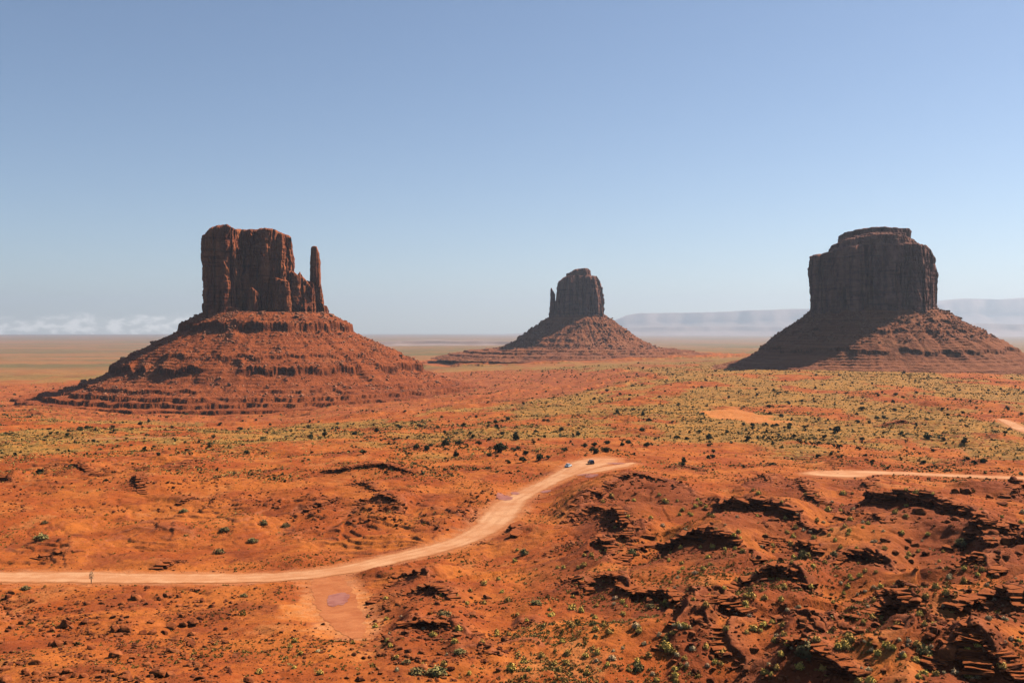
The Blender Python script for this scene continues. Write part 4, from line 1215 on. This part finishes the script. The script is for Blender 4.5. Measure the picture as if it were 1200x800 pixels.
def spot(px, py):
    if px < 470 and py > 670: return "beside the small wash below the road"
    if px < 590: return "around the dark rock hollow right of the wash"
    if py < 626 and px < 880: return "on the dark domed slope right of the road"
    if py < 626: return "among the ledges below the right hand road"
    if px < 690: return "on the bare slope below the road bend"
    if py < 690 and px < 930: return "between the two long ledges right of centre"
    if py < 690: return "in the shade under the longest ledge"
    if px < 840: return "on the slope below the thin dark lip"
    if px < 960: return "around the broken block at the bottom"
    if py > 755: return "on the pale slabs at the bottom right"
    return "among fallen boulders at the lower right"
def shrubs(L, protos, name, colour, cat, group, s0, s1, seed):
    r = np.random.default_rng(seed)
    A = np.array(L); X, Y, Zz = place(A[:, 0], A[:, 1])
    for i, (px, py) in enumerate(L):
        if on_road(X[i], Y[i], 0.5): continue
        w = r.uniform(s0, s1)
        if r.uniform() < 0.12: w *= 1.35
        w *= 1 + 0.35 * sstep(200, 320, Y[i])
        o = link(name, protos[i % len(protos)])
        o.location = (X[i], Y[i], Zz[i] - 0.04); o.rotation_euler = (0, 0, r.uniform(0, 6.28))
        o.scale = w * np.array([r.uniform(0.9, 1.15), r.uniform(0.9, 1.15), r.uniform(0.75, 1.0)])
        sz = "large" if w > 1.25 else "small" if w < 0.85 else "rounded"
        tag(o, f"{sz} {colour} {spot(px, py)}", cat, group)
shrubs(YEL, P_YEL, "rabbitbrush", "yellow topped rabbitbrush", "shrub", "yellow rabbitbrush on the ledges", 0.72, 1.25, 1)
shrubs(PALE, P_PALE, "pale_shrub", "pale straw coloured shrub", "shrub", "pale dry shrubs on the ledges", 0.5, 0.95, 2)
# the bigger grey-green bushes, each told apart
BIG = [(946, 769, 2.9, "largest grey green bush standing on the broken block at the bottom"), (941, 653, 2.0, "grey green bush at the foot of the dark ledge right of centre"),
       (1125, 639, 2.3, "pale green wispy bush in front of the longest shaded ledge"), (763, 712, 2.0, "tall yellow green bush below the thin dark lip"),
       (521, 722, 2.6, "green bush at the right end of the rock hollow"), (512, 790, 2.8, "wide grey green bush at the bottom beside the black hollow"),
       (488, 790, 2.4, "grey bush left of the wide bush at the bottom"), (493, 688, 1.8, "grey green bush on the rim above the rock hollow"), (539, 765, 1.8, "grey green bush inside the black hollow at the bottom"),
       (1084, 768, 2.0, "cream and green tuft bush on the bottom right slabs"), (977, 651, 1.6, "grey bush right of the pale shrub under the long ledge"), (748, 785, 1.7, "grey bush at the foot of the shrubby slope"),
       (628, 708, 2.2, "wispy grey green bush on the bare slope below the road bend"), (614, 650, 2.4, "lone grey green bush just right of the road bend"), (741, 650, 2.0, "grey green bush beside the dark notch right of centre"),
       (48, 632, 4.2, "wide dark green bush left of the shaded hump above the road"), (52, 613, 2.2, "small dark green bush behind the wide bush above the road"), (263, 622, 3.0, "dark green bush right of the shaded hump"),
       (296, 635, 3.2, "dark green bush above the road right of the hump"), (257, 648, 3.2, "grey green bush beside the broken slabs above the road"), (215, 600, 3.0, "green bush left of the pale rocks in the hollow"), (335, 617, 3.0, "dark bush on the slope above the road bend"),
       (285, 699, 1.8, "grey green bush just below the road left of the wash"), (30, 690, 2.2, "low grey green bush below the road at the left edge"), (309, 615, 2.4, "olive bush left of the road curve among small scrub"), (476, 777, 1.5, "small grey bush at the lower edge of the hollow")]
A = np.array([(b[0], b[1]) for b in BIG]); BX, BY, BZ = place(A[:, 0], A[:, 1])
for i, b in enumerate(BIG):
    t = thing("desert_bush", b[3], "bush", (BX[i], BY[i], BZ[i] - 0.05)); t.rotation_euler = (0, 0, i * 1.3)
    t.scale = (b[2], b[2] * 0.95, b[2] * (0.5 if "wide" in b[3] or "low" in b[3] or b[2] >= 3 else 0.85))
    link("foliage", P_SAGE[i % 5], parent=t); link("stem", P_STEM[i % 3], parent=t)
# a thin sapling at the edge of the road
sx, sy, sz_ = place([107.0], [683.5])
t = thing("sapling", "thin pale sapling with a wispy top at the left road edge", "tree", (sx[0], sy[0], sz_[0] - 0.05))
V, Fc = stems(5, 0.35, 3.0, 0.05, 8); link("trunk", mesh_np("trunk", V, Fc), m_bark, t)
V, Fc = blades(110, 0.55, 2.0, 0.2, 9, up=0.7); V[:, 2] += 1.3; link("crown", mesh_np("crown", V, Fc), m_pale, t)

# low scrub and tufts of grass too many to count
SR = np.random.default_rng(12)
TP = []
for i in range(8):
    V, Fc = blades(16 + 3 * i, 0.5, 0.75, 0.34, 300 + i, up=0.6, wid=0.4); TP.append((V, Fc))
TF = []
for i in range(6):
    V, Fc = blades(6 + i, 0.5, 0.7, 0.6, 330 + i, up=0.4, wid=0.5, shell=0.5); TF.append((V, Fc))
vs, fs, ts, n0 = [], [], [], 0
for NS, r0, r1, protos in ((80000, 128, 420, TP), (230000, 420, 2300, TF)):
    rr_ = np.exp(np.log(r0) + (np.log(r1) - np.log(r0)) * SR.uniform(0, 1, NS)); aa = SR.uniform(-0.5, 0.5, NS)
    X, Y = rr_ * np.sin(aa), rr_ * np.cos(aa)
    Zs, mk, ft = terrain(X, Y, True)
    cl = noise2(X / 22, Y / 22, 91) + 0.7 * noise2(X / 70, Y / 70, 92)
    pr = np.clip(0.04 + 0.25 * mk['veg'] + 0.75 * sstep(0.0, 0.7, cl + 0.8 * noise2(X / 230, Y / 230, 94)), 0, 1) * (1 - sstep(0.1, 0.5, mk['dust'])) * (1 - sstep(0.1, 0.4, mk['bare'])) * (1 - 0.7 * mk['rock'])
    pr = np.where((aa < 0.0) & (rr_ < 245), pr * 0.3, pr) * np.where((aa > 0.0) & (rr_ < 330), 0.95, 1.0)
    keep = SR.uniform(0, 1, NS) < pr
    for k in RD:
        d, _, _, _, hw = seg_dist(X, Y, RD[k][::3]); keep &= d > hw + 0.8
    X, Y, Zs, rr_ = X[keep], Y[keep], Zs[keep], rr_[keep]
    size = np.exp(SR.normal(-0.75, 0.35, len(X))) * (0.8 + 0.9 * sstep(250, 900, rr_) + 0.9 * sstep(900, 2000, rr_))
    dk = (SR.uniform(size=len(X)) < 0.045) & (r0 > 400); size = np.where(dk, size * 2.1, size)
    tint = np.clip(0.25 * ((np.arctan2(X, Y) > 0) & (rr_ < 330)) + SR.uniform(0, 1, len(X)) * (0.75 + 0.25 * (r0 > 400)) + (0.2 + 0.15 * (r0 > 400)) * sstep(-0.3, 0.6, noise2(X / 90, Y / 90, 93)), 0, 1)
    tint = np.where(dk, 0.02, tint)
    kind = SR.integers(0, len(protos), len(X))
    for k, (V, Fc) in enumerate(protos):
        m = np.where(kind == k)[0]; a = SR.uniform(0, 6.28, len(m)); ca, sa = np.cos(a)[:, None], np.sin(a)[:, None]
        q = size[m][:, None]
        W = np.stack([(V[None, :, 0] * ca - V[None, :, 1] * sa) * q + X[m][:, None], (V[None, :, 0] * sa + V[None, :, 1] * ca) * q + Y[m][:, None], V[None, :, 2] * q * 0.8 + Zs[m][:, None] - 0.02], -1)
        vs.append(W.reshape(-1, 3)); ts.append(np.repeat(tint[m], len(V)))
        fs.append((Fc[None] + (np.arange(len(m)) * len(V))[:, None, None] + n0).reshape(-1, 4)); n0 += len(m) * len(V)
me = mesh_np("scrub", np.concatenate(vs), np.concatenate(fs)); attr(me, "tint", np.concatenate(ts))
scrub = link("scrub", me, mat_scrub()); tag(scrub, kind='stuff')
print("scrub", len(X))

# ------------------------------------------------------------------ rocks
m_bould = mat_rock("boulder_rock", (0.20, 0.046, 0.014), (0.42, 0.115, 0.034), 0.7)
m_rub = mat_rock("rubble_rock", (0.13, 0.030, 0.011), (0.36, 0.105, 0.034), 0.5)  # rubble colour darkened too, adding shade to the stones
pos, siz = [], []
BR = np.random.default_rng(21)
for line, H, L, cs in LW:
    if cs < 0.3: continue
    s = np.concatenate([[0], np.cumsum(np.hypot(*np.diff(line[:, :2], axis=0).T))])
    n = int(min(150, 20 + s[-1] * 2.6))
    q = BR.uniform(0.05, 0.95, n) * s[-1]
    xx = np.interp(q, s, line[:, 0]); yy = np.interp(q, s, line[:, 1])
    tx = np.interp(np.minimum(q + .5, s[-1]), s, line[:, 0]) - np.interp(np.maximum(q - .5, 0), s, line[:, 0]); ty = np.interp(np.minimum(q + .5, s[-1]), s, line[:, 1]) - np.interp(np.maximum(q - .5, 0), s, line[:, 1])
    l = np.hypot(tx, ty) + 1e-6
    off = H * BR.gamma(2.0, 0.75, n) + 0.3
    top = BR.uniform(size=n) < 0.15; off = np.where(top, -BR.uniform(0, 2.5, n), off)
    xx += ty / l * off; yy += -tx / l * off
    pos.append(np.stack([xx, yy], 1)); siz.append(np.exp(BR.normal(-0.55, 0.5, n)) * (0.6 + 0.12 * H))
for (px0, px1, py0, py1, n, s0) in [(0, 280, 690, 800, 1300, -0.72), (405, 600, 690, 798, 420, -0.55), (860, 1200, 680, 800, 330, -0.75), (650, 745, 600, 640, 160, -0.5), (0, 330, 545, 600, 600, -0.3), (300, 600, 550, 625, 520, -0.35), (300, 400, 720, 800, 120, -1.0)]:
    px = BR.uniform(px0, px1, n * 2); py = BR.uniform(py0, py1, n * 2)
    m = (noise2(px / 38, py / 22, 97) + BR.uniform(-0.25, 0.25, 2 * n)) > 0.02
    q = unproj_macro(px[m], py[m], terrain); pos.append(q); siz.append(np.exp(BR.normal(s0, 0.45, len(q))))
_n = 16000; _r = np.exp(np.log(126) + (np.log(420) - np.log(126)) * BR.uniform(0, 1, _n)); _a = BR.uniform(-0.5, 0.5, _n)
_x, _y = _r * np.sin(_a), _r * np.cos(_a)
_m = noise2(_x / 16, _y / 16, 98) + BR.uniform(-0.5, 0.5, _n) > 0.1
pos.append(np.stack([_x, _y], 1)[_m]); siz.append(np.exp(BR.normal(-1.25, 0.4, int(_m.sum()))))
pos = np.concatenate(pos); siz = np.clip(np.concatenate(siz), 0.15, 1.9)
ok = np.ones(len(pos), bool)
for k in RD:
    d, _, _, _, hw = seg_dist(pos[:, 0], pos[:, 1], RD[k][::3]); ok &= d > hw + 0.8
pos, siz = pos[ok], siz[ok]
zz = terrain(pos[:, 0], pos[:, 1])
v, f = tile(RP, np.concatenate([pos, zz[:, None] + 0.12 * siz[:, None]], 1), siz, 55, (0.5, 1.0))
rub = link("rubble", mesh_np("rubble", v, f), m_rub); tag(rub, kind='stuff')
print("rubble", len(pos))

BP = []
for i in range(12):
    V, Fc = rock_proto(22 + i, 400 + i, (1, 0.82, 0.7))
    bm = bmesh.new()
    vv = [bm.verts.new(p) for p in V]
    for q in Fc: bm.faces.new([vv[j] for j in q])
    bmesh.ops.bevel(bm, geom=bm.edges[:], offset=0.03, segments=1, affect='EDGES')
    bmesh.ops.triangulate(bm, faces=bm.faces[:])
    bmesh.ops.subdivide_edges(bm, edges=bm.edges[:], cuts=1)
    for q in bm.verts:
        c = np.array(q.co[:]); d = 0.035 * float(noise3(c[:1] * 4 + i, c[1:2] * 4, c[2:3] * 4, 60)[0]) + 0.02 * float(noise3(c[:1] * 11 + i, c[1:2] * 11, c[2:3] * 11, 61)[0])
        q.co *= 1 + 2 * d
    me = bpy.data.meshes.new("boulder"); bm.to_mesh(me); bm.free()
    me.materials.append(m_bould); BP.append(me)
BO = [(a, b, w / 4) for a, b, w in [(310, 255, 70), (165, 432, 60), (170, 480, 45), (250, 492, 45), (270, 348, 55), (540, 398, 62), (740, 485, 72), (690, 440, 40), (800, 488, 48), (590, 505, 60), (590, 278, 50), (715, 288, 45), (800, 262, 52), (670, 290, 35),
      (540, 275, 45), (640, 128, 50), (410, 152, 35), (40, 118, 35), (570, 154, 30), (455, 243, 28), (905, 245, 55), (855, 212, 35), (940, 221, 35), (390, 495, 42), (470, 495, 46), (460, 458, 42), (405, 412, 40), (1060, 268, 26), (115, 474, 40),
      (20, 462, 56), (30, 515, 66), (690, 77, 30), (785, 112, 42), (840, 116, 28), (480, 147, 30), (430, 360, 40), (570, 352, 30), (620, 408, 35), (1165, 515, 50), (840, 162, 30), (900, 300, 42), (890, 342, 40), (315, 470, 40), (520, 470, 42), (320, 335, 48), (860, 250, 40), (770, 290, 34), (820, 320, 40)]]
BO = [(a / 4, 670 + b / 4, w) for a, b, w in BO]
BO += [(900 + a / 4, 670 + b / 4, w / 4) for a, b, w in [(1060, 105, 40), (690, 140, 60), (650, 175, 60), (720, 190, 50), (930, 185, 60), (800, 230, 60), (850, 235, 50), (1170, 120, 50), (160, 232, 45), (330, 460, 50), (370, 462, 40), (350, 270, 70), (300, 260, 50), (430, 285, 55), (380, 295, 45), (840, 320, 45), (840, 360, 60),
       (930, 385, 60), (850, 395, 90), (760, 310, 60), (500, 345, 26), (420, 335, 26), (240, 265, 70), (220, 225, 60), (325, 415, 45), (700, 120, 40), (1120, 190, 40), (1030, 160, 60), (1050, 290, 30), (610, 240, 45), (960, 250, 40), (735, 65, 40), (880, 350, 40)]]
BO += [(900 + a / 4, 540 + b / 4, w / 4) for a, b, w in [(710, 245, 60), (695, 180, 26), (880, 275, 36), (845, 285, 22), (1100, 205, 50), (1120, 385, 60), (1060, 340, 40), (1070, 330, 40), (1150, 375, 40), (265, 335, 36), (660, 375, 40), (690, 400, 40), (540, 375, 34), (1040, 170, 30), (1100, 160, 26), (925, 150, 60), (880, 150, 46), (740, 440, 40), (600, 430, 36), (560, 380, 30)]]
for k in range(400):
    if len(BO) > 268: break
    u = BR.uniform()
    if u < 0.32: p = (BR.uniform(0, 250), BR.uniform(690, 800), BR.uniform(5, 10))
    elif u < 0.5: p = (BR.normal(485, 28), BR.choice([712, 762]) + BR.normal(6, 8), BR.uniform(5, 9))
    elif u < 0.58: p = (BR.uniform(655, 745), BR.uniform(602, 640), BR.uniform(4, 8))
    elif u < 0.68: p = (BR.uniform(410, 470), BR.uniform(590, 622), BR.uniform(3.5, 6))
    else: p = (BR.uniform(830, 1200), BR.uniform(640, 800), BR.uniform(5, 10))
    BO.append(p)
A = np.array(BO); OX, OY, OZ = place(A[:, 0], A[:, 1])
def rock_spot(px, py):
    if px < 330:
        return "just below the pale road" if py < 715 else "in the boulder field at the lower left" if px < 130 or py > 760 else "on the slope above the lower left boulder field"
    if px < 400: return "by the tracks left of the wash"
    if px < 600: return "on the rubble mound above the road curve" if py < 650 else "in the upper rock hollow right of the wash" if py < 735 else "in the black hollow at the bottom centre"
    if px < 780 and py < 650: return "in the rubble right of the road bend"
    if py < 640: return "on the flat above the longest ledge"
    if py < 690: return "fallen below the longest shaded ledge"
    if px < 960: return "around the broken block at the bottom"
    return "among the slabs at the bottom right" if py > 750 else "in the boulder heap at the lower right"
for i, (px, py, w) in enumerate(BO):
    if on_road(OX[i], OY[i], 1.5): continue
    s = w / F * OY[i]
    o = link("boulder", BP[i % 12])
    q = np.random.default_rng(i)
    hgt = q.uniform(0.65, 1.0)
    o.scale = s * np.array([1.0, q.uniform(0.8, 1.1), hgt]); o.rotation_euler = (q.uniform(-.35, .35), q.uniform(-.35, .35), q.uniform(0, 6.28))
    o.location = (OX[i], OY[i], OZ[i] + 0.16 * s * hgt)
    sz = "big" if s > 2.0 else "small" if s < 1.1 else "mid sized"
    tag(o, f"{sz} angular red sandstone boulder {rock_spot(px, py)}", "boulder", "red boulders fallen on the slopes")

# ------------------------------------------------------------------ parked cars and the post
def box_bm(bm, pts8):
    v = [bm.verts.new(p) for p in pts8]
    for q in ((0, 3, 2, 1), (4, 5, 6, 7), (0, 1, 5, 4), (1, 2, 6, 5), (2, 3, 7, 6), (3, 0, 4, 7)): bm.faces.new([v[k] for k in q])
def frustum(x0, x1, x2, x3, w0, w1, z0, z1):
    return [(x0, -w0, z0), (x1, -w0, z0), (x1, w0, z0), (x0, w0, z0), (x2, -w1, z1), (x3, -w1, z1), (x3, w1, z1), (x2, w1, z1)]
def car(name, label, px, py, rot, L, Wd, H, hood, suv, paint):
    x, y, z = place([px], [py]); x, y = float(x[0]), float(y[0]); z = float(terrain(np.array([x]), np.array([y]))[0]) + 0.08
    root = thing(name, label, "car", (x, y, z)); root.rotation_euler = (0, 0, rot)
    h, w = L / 2, Wd / 2; zb, zw = 0.28, H * 0.56
    glass = plain("car_glass", (0.015, 0.018, 0.022), 0.08, spec=0.6); rub = plain("tyre_rubber", (0.02, 0.02, 0.02), 0.8); met = plain("rim_metal", (0.45, 0.45, 0.46), 0.3, 0.8)
    def ob(nm, fn, mat, par, bev=0.0):
        bm = bmesh.new(); fn(bm)
        if bev: bmesh.ops.bevel(bm, geom=bm.edges[:], offset=bev, segments=3, affect='EDGES', profile=0.6)
        bmesh.ops.recalc_face_normals(bm, faces=bm.faces[:])
        me = bpy.data.meshes.new(nm); bm.to_mesh(me); bm.free()
        for p in me.polygons: p.use_smooth = False
        return link(nm, me, mat, par)
    def body(bm):
        box_bm(bm, frustum(-h, h, -h + 0.05, h - 0.08, w * 0.97, w, zb, zb + 0.32))
        box_bm(bm, frustum(-h + 0.04, h - 0.06, -h + 0.10, h - 0.25, w, w * 0.95, zb + 0.318, zw))
        xa, xb = (-h + 0.10, h - hood) if suv else (-h + 0.75, h - hood)
        box_bm(bm, frustum(xa, xb, xa + (0.18 if suv else 0.55), xb - 0.75, w * 0.93, w * 0.74, zw - 0.004, H))
    ob("body", body, paint, root, 0.06)
    xa, xb = (-h + 0.10, h - hood) if suv else (-h + 0.75, h - hood)
    xt, xu = xa + (0.18 if suv else 0.55), xb - 0.75
    def quad(a, b, c, d, off):
        def fn(bm):
            P = [np.array(q, float) for q in (a, b, c, d)]; n = np.cross(P[1] - P[0], P[3] - P[0]); n /= np.linalg.norm(n)
            c0 = sum(P) / 4; Q = [c0 + (p - c0) * 0.86 for p in P]
            box_bm(bm, [tuple(q - n * 0.01) for q in Q] + [tuple(q + n * off) for q in Q])
        return fn
    z0, z1, w0, w1 = zw, H, w * 0.93, w * 0.74
    ob("windscreen", quad((xb, -w0, z0), (xb, w0, z0), (xu, w1, z1), (xu, -w1, z1), 0.02), glass, root)
    ob("rear_window", quad((xa, w0, z0), (xa, -w0, z0), (xt, -w1, z1), (xt, w1, z1), 0.02), glass, root)
    xm = (xa + xb) / 2; xn = (xt + xu) / 2
    for s in (-1, 1):
        for (p, q, r_, t_) in ((xa, xm, xn, xt), (xm, xb, xu, xn)):
            A4 = [(p, s * w0, z0), (q, s * w0, z0), (r_, s * w1, z1), (t_, s * w1, z1)]
            if s > 0: A4 = A4[::-1]
            ob("side_window", quad(*A4, 0.02), glass, root)
        for xx in (-h + 0.85, h - 0.9):
            def tyre(bm):
                bmesh.ops.create_cone(bm, cap_ends=True, segments=20, radius1=0.34, radius2=0.34, depth=0.22)
                bmesh.ops.rotate(bm, verts=bm.verts, matrix=__import__("mathutils").Matrix.Rotation(pi / 2, 3, 'X')); bmesh.ops.translate(bm, verts=bm.verts, vec=(xx, s * (w - 0.08), 0.34))
            def rim(bm):
                bmesh.ops.create_cone(bm, cap_ends=True, segments=14, radius1=0.2, radius2=0.17, depth=0.05)
                bmesh.ops.rotate(bm, verts=bm.verts, matrix=__import__("mathutils").Matrix.Rotation(-s * pi / 2, 3, 'X')); bmesh.ops.translate(bm, verts=bm.verts, vec=(xx, s * (w + 0.04), 0.34))
            wl_ = ob("wheel", tyre, rub, root); ob("rim", rim, met, wl_)
        ob("headlight", lambda bm: box_bm(bm, frustum(h - 0.12, h - 0.01, h - 0.14, h - 0.03, 0.17, 0.16, zb + 0.30, zb + 0.44)) or bmesh.ops.translate(bm, verts=bm.verts, vec=(0, s * (w - 0.26), 0)), plain("lamp_glass", (0.7, 0.7, 0.68), 0.15), root)
        ob("tail_light", lambda bm: box_bm(bm, frustum(-h - 0.005, -h + 0.1, -h + 0.03, -h + 0.12, 0.15, 0.14, zb + 0.34, zb + 0.48)) or bmesh.ops.translate(bm, verts=bm.verts, vec=(0, s * (w - 0.24), 0)), plain("red_lamp", (0.35, 0.02, 0.02), 0.2), root)
    return root
white = plain("white_paint", (0.80, 0.80, 0.80), 0.25, spec=0.5); black = plain("dark_blue_paint", (0.012, 0.014, 0.022), 0.2, spec=0.5)
car("parked_car", "white saloon car parked at the left edge of the lot", 666, 547, radians(66), 4.6, 1.85, 1.5, 1.25, False, white)
car("parked_car", "black boxy off-road car parked in the middle of the lot", 692.5, 543.5, radians(104), 4.5, 1.9, 1.85, 1.2, True, black)
qx, qy, qz = place([677.5], [533.5])
bm = bmesh.new(); box_bm(bm, frustum(-0.07, 0.07, -0.06, 0.06, 0.07, 0.06, 0, 2.3)); bmesh.ops.bevel(bm, geom=bm.edges[:], offset=0.015, segments=1, affect='EDGES')
me = bpy.data.meshes.new("post"); bm.to_mesh(me); bm.free()
o = link("post", me, plain("weathered_wood", (0.5, 0.40, 0.33), 0.9)); o.location = (qx[0], qy[0], qz[0] - 0.1)
tag(o, "thin pale wooden post at the back edge of the parking lot", "post")

# ------------------------------------------------------------------ the air
hz = bpy.data.materials.new("haze"); hz.use_nodes = True
hn, hl = hz.node_tree.nodes, hz.node_tree.links
hn.remove(hn["Principled BSDF"])
pv = hn.new("ShaderNodeVolumePrincipled")
pv.inputs["Color"].default_value = (0.80, 0.88, 1.0, 1); pv.inputs["Density"].default_value = 3.2e-5; pv.inputs["Anisotropy"].default_value = 0.3
hl.new(pv.outputs[0], hn["Material Output"].inputs["Volume"])
bm = bmesh.new(); S = 51000
box_bm(bm, [(-S, -S, -180), (S, -S, -180), (S, S, -180), (-S, S, -180), (-S, -S, 1600), (S, -S, 1600), (S, S, 1600), (-S, S, 1600)])
me = bpy.data.meshes.new("haze"); bm.to_mesh(me); bm.free()
o = link("haze", me, hz); tag(o, kind='stuff')
